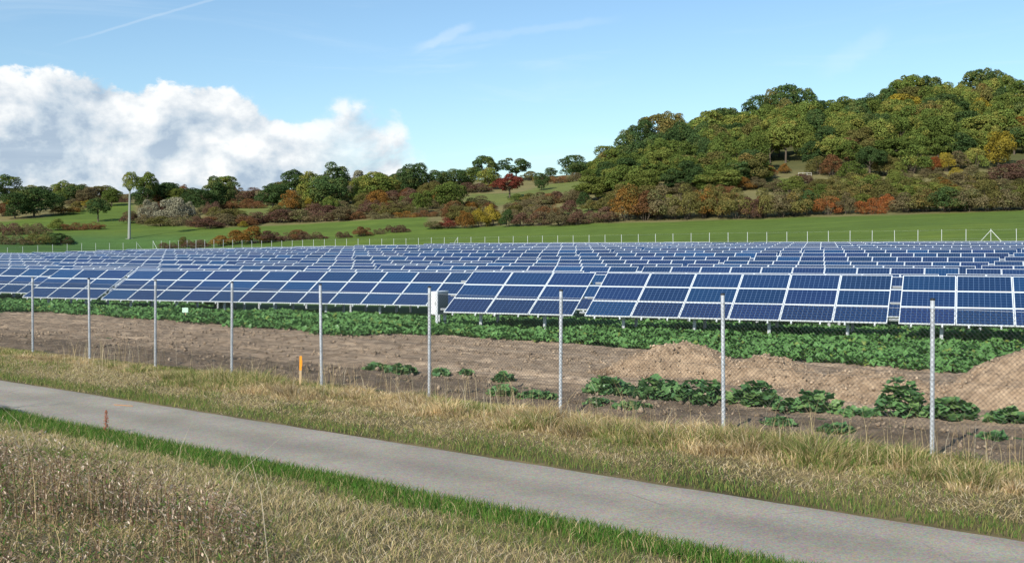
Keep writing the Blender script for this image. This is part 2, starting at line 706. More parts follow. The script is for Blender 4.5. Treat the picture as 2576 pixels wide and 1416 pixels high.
def cell_mat():
    m, t, out = mat_new('solar_cells')
    tc = t.new('ShaderNodeTexCoord')
    sp = t.new('ShaderNodeSeparateXYZ')
    t.l.new(tc.outputs['Object'], sp.inputs[0])
    oi = t.new('ShaderNodeObjectInfo')

    def lines(v, off, pitch, wid):
        q = t.math('FRACT', t.math('DIVIDE', t.math('SUBTRACT', v, off), pitch))
        q = t.math('ABSOLUTE', t.math('SUBTRACT', q, .5))
        return t.math('GREATER_THAN', q, .5 - wid / pitch / 2)
    gx = lines(sp.outputs[0], .033, .1584, .0085)
    gy = lines(sp.outputs[1], .026, .1565, .0085)
    bb = lines(sp.outputs[1], .026 + .039, .0783, .0035)
    g = t.math('MAXIMUM', gx, gy)
    cryst = t.new('ShaderNodeTexVoronoi')
    cryst.inputs['Scale'].default_value = 38
    t.l.new(tc.outputs['Object'], cryst.inputs['Vector'])
    r = oi.outputs['Random']
    c = t.mix(r, (.0034, .0225, .072, 1), (.0060, .0175, .070, 1))
    c = t.mix(t.smooth(t.math('FRACT', t.math('MULTIPLY', r, 7.3)), .78, .92), c, (.0040, .033, .100, 1))
    vv = t.math('ADD', t.math('MULTIPLY', cryst.outputs['Distance'], .5), t.math('ADD', t.math('MULTIPLY', t.math('FRACT', t.math('MULTIPLY', r, 17.1)), .5), .6))
    c = t.mix(1.0, c, vv, 'MULTIPLY')
    c = t.mix(t.math('MULTIPLY', bb, .35), c, (.13, .19, .30, 1))
    c = t.mix(t.math('MULTIPLY', g, .8), c, (.15, .235, .38, 1))
    b = principled(t, out, c, .32, 0, .3)
    b.inputs['Coat Weight'].default_value = 1.0
    b.inputs['Coat Roughness'].default_value = .07
    b.inputs['Coat IOR'].default_value = 1.43
    MATS['cells'] = m


def post_mat():
    m, t, out = mat_new('galvanised_steel')
    tc = t.new('ShaderNodeTexCoord').outputs['Object']
    v = t.new('ShaderNodeTexVoronoi')
    v.inputs['Scale'].default_value = 38
    t.l.new(tc, v.inputs['Vector'])
    n = t.noise(tc, 5, 5)
    base = t.mix(v.outputs['Color'], (.40, .43, .46, 1), (.62, .65, .68, 1))
    base = t.mix(t.smooth(n, .45, .7), base, (.36, .39, .42, 1))
    principled(t, out, base, .45, .2, .5)
    MATS['galv'] = m


ground_mat()
soil_mat('soil', (.215, .160, .110), (.420, .322, .225))
soil_mat('heap_soil', (.27, .19, .122), (.47, .345, .228), 2.0)
road_mat()
cell_mat()
post_mat()
simple('frame', (.70, .74, .74), .45, .0, .06)
simple('rail', (.60, .62, .64), .45, .4, .08)
simple('leg_steel', (.46, .48, .50), .5, .4, .15, 6)
simple('cap', (.02, .022, .024), .55)
simple('cabinet_paint', (.66, .68, .68), .55, 0, .12, 5)
simple('cabinet_shadow_gap', (.05, .05, .05), .7)
simple('orange_paint', (.86, .33, .02), .6, 0, .12, 14)
simple('stake_wood', (.50, .36, .20), .8, 0, .25, 18)
simple('mint_board', (.55, .78, .62), .6, 0, .06)
simple('bark', (.105, .085, .065), .95, 0, .35, 14, .1)
simple('pale_bark', (.24, .255, .225), .9, 0, .22, 4, .1)
simple('wire', (.07, .072, .07), .6, .2, .1)
simple('wire_bright', (.5, .52, .54), .45, .5, .1)
simple('white_post', (.56, .58, .57), .55, .1, .08)
simple('grey_wood', (.40, .38, .34), .9, 0, .25, 9)
simple('dock_red', (.33, .13, .075), .9, 0, .3, 30)

# ------------------------------------------------------------------ ground sheet
EDGE_X = [-3000, 0, 100, 200, 300, 335, 350, 560, 800, 1070, 1105, 1500, 2000, 2576, 5000]
EDGE_Y = [560, 558, 548, 528, 508, 512, 565, 574, 560, 546, 573, 563, 548, 529, 500]


def in_poly(px, py, poly):
    ins = np.zeros(px.shape, bool)
    n = len(poly)
    for i in range(n):
        x0, y0 = poly[i]
        x1, y1 = poly[(i + 1) % n]
        if y0 == y1:
            continue
        cr = ((y0 > py) != (y1 > py)) & (px < (x1 - x0) * (py - y0) / (y1 - y0) + x0)
        ins ^= cr
    return ins


CLEARINGS = [[(1165, 505), (1180, 488), (1300, 486), (1390, 462), (1500, 450), (1500, 470), (1380, 490), (1290, 512), (1240, 520)],
             [(1360, 525), (1480, 518), (1545, 515), (1545, 535), (1420, 545)],
             [(1910, 468), (1930, 445), (2010, 450), (2020, 480), (1960, 490)],
             [(2490, 470), (2640, 455), (2640, 478), (2500, 484)],
             [(520, 505), (640, 500), (780, 505), (700, 545), (560, 540)]]


def build_ground():
    front = np.arange(-34, 34.01, .36)
    back = np.concatenate([np.arange(-180, -34.2, 5.0), front, np.arange(39, 180.1, 5.0)])
    az = np.radians(back)
    r = np.concatenate([[0.02], np.geomspace(1.5, 110, 190), np.arange(111, 470, 1.5), np.geomspace(475, 3200, 16)])
    A, Rr = np.meshgrid(az, r, indexing='ij')
    x = np.sin(A) * Rr
    y = np.cos(A) * Rr
    z = ground(x, y)
    z += (fbm(x * .3, y * .3, 3) - .5) * .12 * sstep(Rr, 150, 190)
    c = cof(x, y)
    D = x * SP + y * CP
    yy = np.maximum(y, 1)
    px = CX + x / yy * FP
    py = HY - (z - CAMZ) / yy * FP
    yf = fence_y(np.clip(x / yy, -.75, .75))
    # cover: colours of what grows or lies there
    meadow = np.array((.092, .140, .026))
    crop = np.array((.050, .105, .030))
    scrub = np.array((.165, .150, .066))
    wood = np.array((.085, .090, .036))
    dry = np.array((.36, .28, .14))
    under = np.array((.085, .075, .035))
    clear = np.array((.13, .155, .045))
    cl = np.zeros(x.shape + (3,)) + crop
    nn = fbm(x * .8, y * .8, 5)
    cl = np.where((c < 8.4)[..., None], dry * .8 + (under - dry) * (nn[..., None] * .9), cl)
    cl = np.where(((c >= 8.4) & (c < 14.6))[..., None], dry * .75 + (under - dry) * (nn[..., None] * .9), cl)
    far = y > yf - 2
    ey = np.interp(px, EDGE_X, EDGE_Y) + (fbm(x * .12, y * .12, 8) - .5) * 8
    mwt = sstep(py, ey - 2, ey + 3)[..., None]
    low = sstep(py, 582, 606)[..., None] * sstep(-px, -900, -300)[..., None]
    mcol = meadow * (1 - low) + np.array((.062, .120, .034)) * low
    wd = sstep(z, 20, 24)[..., None] * sstep(px, 1480, 1580)[..., None]
    sc = scrub * (1 - wd) + wood * wd
    patch = np.zeros(x.shape, bool)
    for pl in CLEARINGS:
        patch |= in_poly(px, py, pl) & far & (y < 420)
    sc = np.where(patch[..., None], clear, sc)
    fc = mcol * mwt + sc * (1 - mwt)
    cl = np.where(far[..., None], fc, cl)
    v = np.stack([x, y, z], -1).reshape(-1, 3)
    me = np_mesh('ground', v, [grid_faces(len(az), len(r))[:, ::-1]], MATS['ground'], cl.reshape(-1, 3), True)
    o = link('ground', me)
    tag(o, 'rolling meadow and field ground under the solar park', 'ground', kind='structure')


build_ground()


def strip(name, c0, c1, a0, a1, nc, na, dz, mat, zfun=None, colfun=None, curve=None):
    cs = np.linspace(0, 1, nc)
    as_ = np.linspace(a0, a1, na)
    A, Cc = np.meshgrid(as_, cs, indexing='ij')
    lo = c0(A) if callable(c0) else c0
    hi = c1(A) if callable(c1) else c1
    C_ = lo + (hi - lo) * Cc
    x, y = ca(C_, A)
    z = ground(x, y) + dz
    if zfun is not None:
        z = z + zfun(C_, A)
    col = colfun(C_, A) if colfun else np.ones(x.shape + (3,))
    me = np_mesh(name, np.stack([x, y, z], -1).reshape(-1, 3), [grid_faces(na, nc)], mat, col.reshape(-1, 3), True)
    return link(name, me)


# farm road
def near_edge(A):
    return 8.42 + (fbm(A * 1.6, A * 0, 21) - .5) * .09 + .02 * np.sin(A * .3)


def far_edge(A):
    return 10.62 + (fbm(A * 1.6, A * 0, 33) - .5) * .09


def road_tint(c, a):
    w_ = np.exp(-((c - 9.05) / .28) ** 2) + np.exp(-((c - 10.05) / .28) ** 2)
    n = fbm(a * .25, c * .9, 4)
    dark = 1 - .16 * np.exp(-((c - 9.6) / .38) ** 2) * (.4 + n) - .05 * (1 - np.clip(w_, 0, 1))
    warm = np.stack([dark * 1.0, dark * .995, dark * .985], -1)
    edge_d = np.exp(-np.abs(c - 8.42) / .12) + np.exp(-np.abs(c - 10.62) / .10)
    return warm * (1 - .25 * edge_d * fbm(a * 3, c * 3, 9))[..., None]


road = strip('road', near_edge, far_edge, -60, 26, 23, 500, .012, MATS['road'],
             lambda c, a: -.025 * np.clip(np.abs(c - 9.52) - .8, 0, 1), road_tint)
tag(road, 'narrow worn grey asphalt farm road', 'road', kind='structure')
# short orange survey stroke on the road
pm = MB()
hx, hy = hit(312, 1022)
for k in range(6):
    xa, ya = hx - .18 + k * .065, hy + .09 - k * .03
    pm.box(-.035, .035, -.012, .012, 0, .002, M=Matrix.Translation((xa, ya, gz(xa, ya) + .0165)) @ Matrix.Rotation(-.45, 4, 'Z'))
mk = link('paint_mark', pm.mesh('paint_mark', MATS['orange_paint']), road)


# bare soil strip between fence and crop
def crop_edge(x):
    return 25.0 + 3.0 * sstep(x, -6, -1.5)


def soil_relief(c, a):
    q = (fbm(a * .35, c * 3.4, 40, 5, .62) - .5) * .17 + (fbm(a * 4.1, c * 4.8, 41, 4, .65) - .5) * .13 + np.clip(vnoise(a * 5, c * 5, 44) - .7, 0, 1) * .16
    ruts = -.05 * np.exp(-((c - 17.2 - .3 * np.sin(a * .2)) / .2) ** 2) - .05 * np.exp(-((c - 19.0 - .3 * np.sin(a * .2)) / .22) ** 2)
    fade = sstep(c, 14.2, 15.0) * (1 - sstep(c, 28.2, 29.2))
    return (q + ruts) * fade - .06 * (1 - fade)


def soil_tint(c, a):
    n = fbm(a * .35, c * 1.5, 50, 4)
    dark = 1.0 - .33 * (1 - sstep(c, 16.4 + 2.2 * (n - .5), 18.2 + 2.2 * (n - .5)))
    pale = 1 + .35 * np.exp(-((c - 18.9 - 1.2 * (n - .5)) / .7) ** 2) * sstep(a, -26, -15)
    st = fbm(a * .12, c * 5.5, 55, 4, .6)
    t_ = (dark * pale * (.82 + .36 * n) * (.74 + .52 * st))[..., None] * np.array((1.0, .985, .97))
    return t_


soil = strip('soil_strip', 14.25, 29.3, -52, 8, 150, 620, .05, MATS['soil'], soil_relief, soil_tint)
tag(soil, 'bare brown graded soil strip behind the near fence', 'soil', kind='structure')


# ------------------------------------------------------------------ soil heaps
HEAP_PTS = []


def heap(cx, cy, lx, ly, h, rz, seed, label, sharp=1.0):
    n = 130
    g = np.linspace(-1, 1, n)
    X, Y = np.meshgrid(g, g, indexing='ij')
    rr = np.sqrt(X * X + Y * Y)
    wob = 1 + (fbm(X * 1.6 + 5, Y * 1.6 + 5, seed) - .5) * .7
    q_ = np.clip(rr / (.86 * wob), 0, 1.3)
    prof = np.where(q_ < 1, .5 + .5 * np.cos(np.pi * q_ ** 1.15), -(q_ - 1))
    prof = np.where(prof > 0, prof ** (1.1 * sharp), prof)
    wx = X * lx * math.cos(rz) - Y * ly * math.sin(rz) + cx
    wy = X * lx * math.sin(rz) + Y * ly * math.cos(rz) + cy
    rough = (fbm(X * lx * 2.2, Y * ly * 2.2, seed + 3, 5, .62) - .5) * .26 * h ** .5 * np.clip(prof * 3, 0, 1)
    clod = (np.clip(vnoise(wx * 9, wy * 9, seed + 9) - .72, 0, 1)) * .26 * np.clip(prof * 4, 0, 1) + (fbm(wx * 5, wy * 5, seed + 21, 3, .7) - .5) * .10 * np.clip(prof * 4, 0, 1)
    z = ground(wx, wy) + .02 + prof * h + rough * .75 + clod
    keep = rr < 1.0
    f = grid_faces(n, n)
    kf = keep.ravel()[f].all(1)
    tint = .80 + .4 * fbm(wx * .9, wy * .9, seed + 5, 4)
    me = np_mesh('soil_heap', np.stack([wx, wy, z], -1).reshape(-1, 3), [f[kf]], MATS['heap_soil'],
                 np.repeat(tint.reshape(-1, 1), 3, 1), True)
    HEAP_PTS.append(np.stack([wx, wy, z], -1)[(prof > .03) & keep])
    o = link('soil_heap', me)
    tag(o, label, 'soil heap', 'heaps of excavated soil')
    return o


heap(3.9, 25.3, 2.5, 1.9, .74, -.3, 1, 'pointed tan soil heap, leftmost of the bank behind the fence')
heap(5.45, 23.8, 2.0, 1.6, .62, -.6, 2, 'low tan soil heap between the pointed heap and the flat one')
heap(6.75, 20.8, 2.5, 1.35, .56, -.6, 3, 'flat crumbly soil heap behind the gap between leaf clumps', .65)
heap(10.7, 19.9, 4.4, 2.3, 1.38, -.40, 4, 'largest tan soil heap, rising at the right edge behind last post', .75)


def clods():
    """loose crumbs of earth on the strip and round the heaps"""
    g = np.random.default_rng(44)
    N = 30000
    a = g.uniform(-40, 6, N)
    c = g.uniform(14.9, 27.5, N)
    x, y = ca(c, a)
    ok = (np.abs(x / y) < .48) & (g.uniform(0, 1, N) < .12 + .9 * sstep(fbm(a * .6, c * 1.3, 46, 3), .45, .7))
    x, y, a, c = x[ok], y[ok], a[ok], c[ok]
    n = len(x)
    sz = .012 + .05 * g.uniform(0, 1, n) ** 4
    z = ground(x, y) + .05 + soil_relief(c, a) + sz * .3
    hp = np.concatenate(HEAP_PTS)
    hp = hp[g.choice(len(hp), 9000)] + np.stack([g.normal(0, .03, 9000), g.normal(0, .03, 9000), np.zeros(9000)], 1)
    hs = .009 + .034 * g.uniform(0, 1, 9000) ** 4
    x, y, z, sz = np.append(x, hp[:, 0]), np.append(y, hp[:, 1]), np.append(z, hp[:, 2] + hs * .2), np.append(sz, hs)
    light = np.append(np.ones(n), np.full(9000, 1.3))
    n = len(x)
    o = np.array([(1, 0, 0), (-1, 0, 0), (0, 1, 0), (0, -1, 0), (0, 0, 1), (0, 0, -1)], float)
    V = o[None] * sz[:, None, None] * g.uniform(.55, 1.3, (n, 6, 1)) + np.stack([x, y, z], 1)[:, None]
    V += g.normal(0, .2, (n, 6, 3)) * sz[:, None, None]
    f = np.array([(0, 2, 4), (2, 1, 4), (1, 3, 4), (3, 0, 4), (2, 0, 5), (1, 2, 5), (3, 1, 5), (0, 3, 5)])
    F = (np.arange(n)[:, None, None] * 6 + f[None]).reshape(-1, 3)
    t_ = np.repeat(g.uniform(.75, 1.25, n) * light, 6)[:, None] * np.ones((1, 3))
    tag(link('soil_clods', np_mesh('soil_clods', V.reshape(-1, 3), [F], MATS['soil'], t_)), 'loose clods of earth on the bare strip', 'soil', kind='stuff')


clods()

# ------------------------------------------------------------------ solar array
TILT = R(28)
CT, ST = math.cos(TILT), math.sin(TILT)
PITCH = 1.67
ZB = .83


def module_mesh():
    mb = MB()
    W, L, T, B = 1.652, .996, .040, .025
    # frame bars round the glass
    mb.box(0, W, 0, B, 0, T)
    mb.box(0, W, L - B, L, 0, T)
    mb.box(0, B, B, L - B, 0, T)
    mb.box(W - B, W, B, L - B, 0, T)
    z = T - .006
    mb.add([(B, B, z), (W - B, B, z), (W - B, L - B, z), (B, L - B, z)], [(0, 1, 2, 3)], 1)
    mb.add([(B, B, z - .006), (W - B, B, z - .006), (W - B, L - B, z - .006), (B, L - B, z - .006)], [(3, 2, 1, 0)], 0)
    return mb.mesh('module', [MATS['frame'], MATS['cells']])


MOD = module_mesh()
_meshes = {}


def cached(key, fn):
    if key not in _meshes:
        _meshes[key] = fn()
    return _meshes[key]


def slope_pt(t, below=0.0):
    """height on the table plane, t metres up the slope, 'below' under it"""
    return t * CT + below * ST, ZB + t * ST - below * CT


def front_leg():
    mb = MB()
    y, z = slope_pt(.55, .14)
    mb.box(-.05, .05, -.04, .04, -.25, z)
    mb.box(-.056, .056, -.046, .046, -.2, .12)
    return mb.mesh('leg', MATS['leg_steel'])


def rear_leg():
    mb = MB()
    y, z = slope_pt(2.35, .14)
    mb.box(-.05, .05, -.04, .04, -.25, z)
    return mb.mesh('leg', MATS['leg_steel'])


def purlin_mesh(length):
    mb = MB()
    mb.box(0, length, -.022, .022, -.06, 0)
    return mb.mesh('purlin', MATS['rail'])


def rail_mesh():
    mb = MB()
    mb.box(-.02, .02, -.05, 3.07, -.05, 0)
    mb.tube([(0, -.066, -.028), (0, -.049, -.028)], .032, 8)
    return mb.mesh('rail', MATS['frame'])


def support_mesh(n):
    mb = MB()
    L = n * PITCH
    for tt in (.55, 2.35):
        y, z = slope_pt(tt, .07)
        mb.box(0, L, y - .035, y + .035, z - .07, z)
        k = max(2, round(L / 2.8))
        for i in range(k):
            x = (i + .5) * L / k
            mb.box(x - .05, x + .05, y - .04, y + .04, -.5, z - .07)
    return mb.mesh('support', MATS['leg_steel'])


def joined_modules(n):
    mb = MB()
    W, Lh, T, B = 1.652, .996, .04, .026
    for j in range(3):
        for i in range(n):
            ox, oy = i * PITCH + .009, j * 1.016
            vs = [(0, 0), (W, 0), (W, Lh), (0, Lh)]
            iv = [(B, B), (W - B, B), (W - B, Lh - B), (B, Lh - B)]
            P = [(ox + a, oy + b, T) for a, b in vs] + [(ox + a, oy + b, T) for a, b in iv] + [(ox + a, oy + b, 0) for a, b in vs]
            mb.add(P, [(0, 1, 5, 4), (1, 2, 6, 5), (2, 3, 7, 6), (3, 0, 4, 7), (8, 9, 1, 0), (9, 10, 2, 1), (10, 11, 3, 2), (11, 8, 0, 3)], 0)
            mb.add(P[4:8], [(0, 1, 2, 3)], 1)
    return mb.mesh('module', [MATS['frame'], MATS['cells']])


LEG_F, LEG_R = front_leg(), rear_leg()
RAIL = rail_mesh()


def table(s0, D0, n, label, level, gap=.3):
    cx, cy = sD(s0 + n * PITCH / 2, D0 + 1.3)
    z0 = gz(cx, cy) + random.uniform(-.025, .025) * (level > 1)
    x, y = sD(s0, D0)
    root = empty('solar_table', (x, y, z0), -PHI)
    if level > 1:
        root.rotation_euler = (R(random.uniform(-.5, .5)), R(random.uniform(-.18, .18)), -PHI)
    tag(root, label, 'solar panel', 'solar panel tables of the park')
    for j in range(3):
        for i in range(n):
            t0 = j * 1.016
            yy, zz = slope_pt(t0)
            m = bpy.data.objects.new('module', MOD)
            COL.objects.link(m)
            m.parent = root
            m.location = (i * PITCH + .009, yy, zz)
            m.rotation_euler = (TILT, 0, 0)
    if level <= 3:
        L = n * PITCH
        pm_ = cached(('purlin', n), lambda: purlin_mesh(L + gap))
        for tt in (.38, 1.40, 2.45):
            yy, zz = slope_pt(tt, .055)
            link('purlin', pm_, root, (-gap, yy, zz), (TILT, 0, 0))
        for i in range(n):
            for q in (.38, 1.29):
                yy, zz = slope_pt(0, .003)
                link('rail', RAIL, root, (i * PITCH + q, yy, zz), (TILT, 0, 0))
        k = max(2, round(L / 2.75))
        for i in range(k):
            xl = (i + .5) * L / k
            link('leg', LEG_F, root, (xl, slope_pt(.55, .14)[0], 0))
            link('leg', LEG_R, root, (xl, slope_pt(2.35, .14)[0], 0))
    else:
        link('support', cached(('sup', n), lambda: support_mesh(n)), root)
    return root


DT1 = 37.0
ROWP = 7.35
tabs = []     # (row, s0, D0, n)
tabs += [(1, -17.85, DT1, 3), (1, -12.42, DT1, 6), (1, -2.08, DT1, 6)]
tabs += [(2, -46.0, DT1 + 7.6, 3), (2, -40.75, DT1 + 7.6, 12), (2, -20.4, DT1 + 7.6, 10), (2, -3.4, DT1 + 7.6, 6)]
for k in range(3, 24):
    D0 = DT1 + ROWP * (k - 1) + .2
    g0 = -15.5 + .8 * (k - 6.5)
    smin, smax = -1.06 * (D0 + 3) - 3, .04 * (D0 + 3) + 4
    for mI in range(-14, 6):
        s0 = g0 + mI * 17.0 + .3
        s1 = s0 + 16.7
        if s1 < smin or s0 > smax:
            continue
        n = 10
        # stay clear of the far fence
        ok = False
        while n >= 2:
            xe, ye = sD(s0 + n * PITCH, D0 + 4.2)
            xs_, ys_ = sD(s0, D0 + 4.2)
            if ye < fence_y(xe / ye) - 3 and ys_ < fence_y(xs_ / ys_) - 3:
                ok = True
                break
            n -= 1
        if ok and n >= 3:
            tabs.append((k, s0, D0, n))
rows = {}
for k, s0, D0, n in tabs:
    rows.setdefault(k, []).append((s0, D0, n))
LAB = {(1, 0): 'three-column solar table at the left end of the front row beside the cabinet',
       (1, 1): 'six-column solar table in the middle of the front row',
       (1, 2): 'solar table of the front row cut off by the right picture edge',
       (2, 0): 'three-column solar table at the left end of the second row',
       (2, 1): 'long twelve-column solar table in the second row, left of the cabinet'}
for k in sorted(rows):
    for i, (s0, D0, n) in enumerate(sorted(rows[k])):
        lb = LAB.get((k, i)) or f'blue solar table, {ordinal(i + 1)} from the left in the {ordinal(k)} row from the front'
        table(s0, D0, n, lb, k)

# cabinet hung at the left end of the front row
cx0, cy0 = sD(-18.62, DT1 + .35)
cab = empty('inverter_cabinet', (cx0, cy0, gz(cx0, cy0)), -PHI)
tag(cab, 'pale grey metal cabinet at the left end of the front solar row', 'cabinet')
mb = MB()
mb.box(.06, .34, 0, .95, .70, 1.52)
b_ = mb.mesh('body', MATS['cabinet_paint'])
body = link('body', b_, cab)
mb = MB()
mb.box(.045, .355, -.02, .97, 1.523, 1.555)
link('lid', mb.mesh('lid', MATS['cabinet_paint']), cab)
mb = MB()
mb.box(.3425, .352, .03, .92, .73, 1.49)  # thin plate colouring the cabinet's right side a darker grey than its front
link('dark_side', mb.mesh('dark_side', simple('side_grey', (.20, .21, .215), .6)), cab)
mb = MB()
mb.box(.08, .32, -.022, -.003, .73, 1.49)
door = link('door', mb.mesh('door', MATS['cabinet_paint']), cab)
mb = MB()
mb.box(.27, .295, -.045, -.023, 1.06, 1.18)
link('handle', mb.mesh('handle', MATS['cap']), door)
for lx_, ly_, zt in ((.36, -.06, 1.56), (-.02, .9, .70), (.30, .75, .70)):
    mb = MB()
    mb.box(lx_ - .045, lx_ + .045, ly_ - .035, ly_ + .035, -.3, zt - .003)
    link('leg', mb.mesh('leg', MATS['rail']), cab)
mb = MB()
for q in range(3):
    mb.tube([(.12 + q * .05, .3, .70), (.13 + q * .05, .31, .35), (.15 + q * .03, .3, -.1)], .014, 6)
link('cable', mb.mesh('cable', MATS['cap'], True), cab)

# ------------------------------------------------------------------ near chain-link fence
P9 = np.array((5.31, 14.15))
FDIR = np.array((-.7546, .6562))     # away to the left
fence = empty('chain_link_fence', (P9[0], P9[1], gz(*P9)))
tag(fence, 'chain-link fence on round galvanised posts beside the road', 'fence')
fo = Vector(fence.location)


def fpos(d):
    q = P9 + FDIR * d
    return Vector((q[0], q[1], gz(q[0], q[1])))


mb = MB()
mb.tube([(0, 0, -.3), (0, 0, 2.0)], .028, 12)
POST = mb.mesh('post', MATS['galv'], False)
mb = MB()
mb.tube([(0, 0, 2.002), (0, 0, 2.022), (0, 0, 2.03)], [.032, .032, .022], 12)
CAP = mb.mesh('cap', MATS['cap'])
for i in range(-1, 10):
    p = fpos(i * 3.0)
    lean = random.uniform(-.008, .008)
    o = link('post', POST, fence, p - fo, (lean, lean - .004, random.random()))
    link('cap', CAP, o)
    cl = MB()
    for zz in (.12, 1.0, 1.88):
        cl.tube([(0, 0, zz - .008), (0, 0, zz + .008)], .0315, 10)
    link('wire_clip', cl.mesh('wire_clip', MATS['wire_bright']), o)
# tension wires
d0, d1 = -3.0, 27.0
for zz, mt in ((1.9, 'wire_bright'), (1.0, 'wire'), (.1, 'wire')):
    mb = MB()
    pts = []
    for q in np.linspace(d0, d1, 41):
        p = fpos(q) - fo
        sag = -.012 * math.sin(math.pi * ((q / 3.0) % 1.0))
        pts.append((p.x - .02, p.y - .024, p.z + zz + sag))
    mb.tube(pts, .0022, 4)
    link('tension_wire', mb.mesh('tension_wire', MATS[mt]), fence)
# diagonal wires of the mesh, woven as two slanted families
mb = MB()
dm = .062
zlo, zhi = .06, 1.9
hgt = zhi - zlo
q = d0 - hgt
while q < d1:
    for sgn in (1, -1):
        a0_, a1_ = (q, q + hgt)
        s0_, s1_ = max(a0_, d0), min(a1_, d1)
        if s1_ <= s0_:
            continue
        f0, f1 = (s0_ - a0_) / hgt, (s1_ - a0_) / hgt
        z0_, z1_ = (zlo + f0 * hgt, zlo + f1 * hgt) if sgn > 0 else (zhi - f0 * hgt, zhi - f1 * hgt)
        pa, pb = fpos(s0_) - fo, fpos(s1_) - fo
        off = Vector((-.0215, -.0255, 0)) + Vector((-.002, -.002, 0)) * sgn
        mb.tube([pa + off + Vector((0, 0, z0_)), pb + off + Vector((0, 0, z1_))], .0018, 3, caps=False)
    q += dm
link('wire_mesh', mb.mesh('wire_mesh', MATS['wire']), fence)

# orange stake, mint board
sx, sy = hit(755, 972)
st = empty('survey_stake', (sx, sy, gz(sx, sy)))
tag(st, 'slim wooden survey stake with bright orange top by the fence', 'stake')
mb = MB()
mb.box(-.022, .022, -.02, .02, -.2, .32)
link('shaft', mb.mesh('shaft', MATS['stake_wood']), st, rot=(0, .02, .2))
mb = MB()
mb.box(-.023, .023, -.021, .021, .322, .60)
mb.box(.0235, .034, -.015, .015, .40, .52)
link('painted_top', mb.mesh('painted_top', MATS['orange_paint']), st, rot=(0, .02, .2))

sx, sy = hit(466, 812)
bd = empty('marker_board', (sx, sy, gz(sx, sy)))
tag(bd, 'small pale mint board on a stake among the crop leaves', 'sign')
mb = MB()
mb.box(-.12, .12, -.012, .012, .42, .62)
link('board', mb.mesh('board', MATS['mint_board']), bd)
mb = MB()
mb.box(-.02, .02, .014, .05, -.2, .6)
link('stake', mb.mesh('stake', MATS['stake_wood']), bd)

# ------------------------------------------------------------------ far fence
mb = MB()
mb.tube([(0, 0, -.3), (0, 0, 2.55)], .034, 8)
FPOST = mb.mesh('post', MATS['white_post'])


def far_fence(p0, dirv, i0, i1, label, braces):
    p0 = np.array(p0, float)
    dirv = np.array(dirv, float)
    dirv = dirv / np.linalg.norm(dirv) * 3.0
    b0 = p0 + dirv * i0
    root = empty('perimeter_fence', (b0[0], b0[1], gz(*b0)))
    tag(root, label, 'fence', 'fence along the far side of the park')
    ro = Vector(root.location)
    pts = []
    for i in range(i0, i1 + 1):
        p = p0 + dirv * i
        v = Vector((p[0], p[1], gz(*p))) - ro
        pts.append(v)
        link('post', FPOST, root, v, (random.uniform(-.012, .012), random.uniform(-.012, .012), 0))
        if i in braces:
            for sg in braces[i]:
                e = Vector((dirv[0], dirv[1], 0)).normalized() * sg * 2.1
                m2 = MB()
                m2.tube([Vector((0, 0, 2.4)), e + Vector((0, 0, 0))], .036, 6)
                link('brace', m2.mesh('brace', MATS['white_post']), root, v)
    for zz in (.15, 1.3, 2.45):
        m2 = MB()
        m2.tube([v + Vector((.04, -.05, zz)) for v in pts], .003, 4)
        link('wire', m2.mesh('wire', MATS['white_post']), root)
    return root


far_fence(FA, FB - FA, -3, 58, 'long pale post fence along the foot of the meadow', {0: (-1, 1), 29: (1,), 58: (-1,)})
far_fence(FB, FD, 1, 17, 'pale post fence returning left in front of the dark green field', {1: (-1,)})

# ------------------------------------------------------------------ trees and shrubs
LEAFQ = np.array([(-.5, 0, 0), (0, -.32, .06), (.5, 0, 0), (0, .32, .06)])


def leaf_cloud(centres, radii, count, size, seed, squash=.85):
    """leaf-sized faces spread over the skins of many small lobes"""
    g = np.random.default_rng(seed)
    P, Nn = [], []
    w_ = radii ** 2
    cnt = np.maximum((count * w_ / w_.sum()).astype(int), 4)
    lobe = []
    for li, (c, r, n) in enumerate(zip(centres, radii, cnt)):
        d = g.normal(size=(n, 3))
        d /= np.linalg.norm(d, axis=1)[:, None]
        d[:, 2] = np.where(d[:, 2] < -.5, -d[:, 2], d[:, 2])
        rad = r * (g.uniform(.72, 1.08, n))
        p = c + d * rad[:, None] * np.array((1, 1, squash))
        P.append(p)
        Nn.append(d)
        lobe.append(np.full(n, li))
    P = np.concatenate(P)
    Nn = np.concatenate(Nn)
    lobe = np.concatenate(lobe)
    # leaves buried in other lobes are not needed
    dist = np.linalg.norm((P[:, None, :] - centres[None]) / np.array((1, 1, squash)), axis=2) / radii[None]
    dist[np.arange(len(P)), lobe] = 9
    keep = dist.min(1) > .62
    P, Nn, lobe = P[keep], Nn[keep], lobe[keep]
    n = len(P)
    Nn = Nn + g.normal(size=(n, 3)) * .55
    Nn /= np.linalg.norm(Nn, axis=1)[:, None]
    t1 = np.cross(Nn, g.normal(size=(n, 3)))
    t1 /= np.linalg.norm(t1, axis=1)[:, None]
    t2 = np.cross(Nn, t1)
    sz = size * g.uniform(.6, 1.35, n)
    V = (P[:, None, :] + sz[:, None, None] * (LEAFQ[None, :, 0:1] * t1[:, None] + LEAFQ[None, :, 1:2] * 1.5 * t2[:, None]
                                               + LEAFQ[None, :, 2:3] * Nn[:, None]))
    lob_t = g.uniform(0, 1, len(centres))
    lob_u = g.uniform(0, 1, len(centres))
    tint = np.stack([np.clip(lob_t[lobe] * .6 + g.uniform(0, .4, n), 0, 1),
                     np.clip(lob_u[lobe] * .65 + g.uniform(0, .35, n), 0, 1),
                     g.uniform(0, 1, n)], 1)
    f = np.arange(n * 4).reshape(n, 4)
    return V.reshape(-1, 3), f, np.repeat(tint, 4, 0)


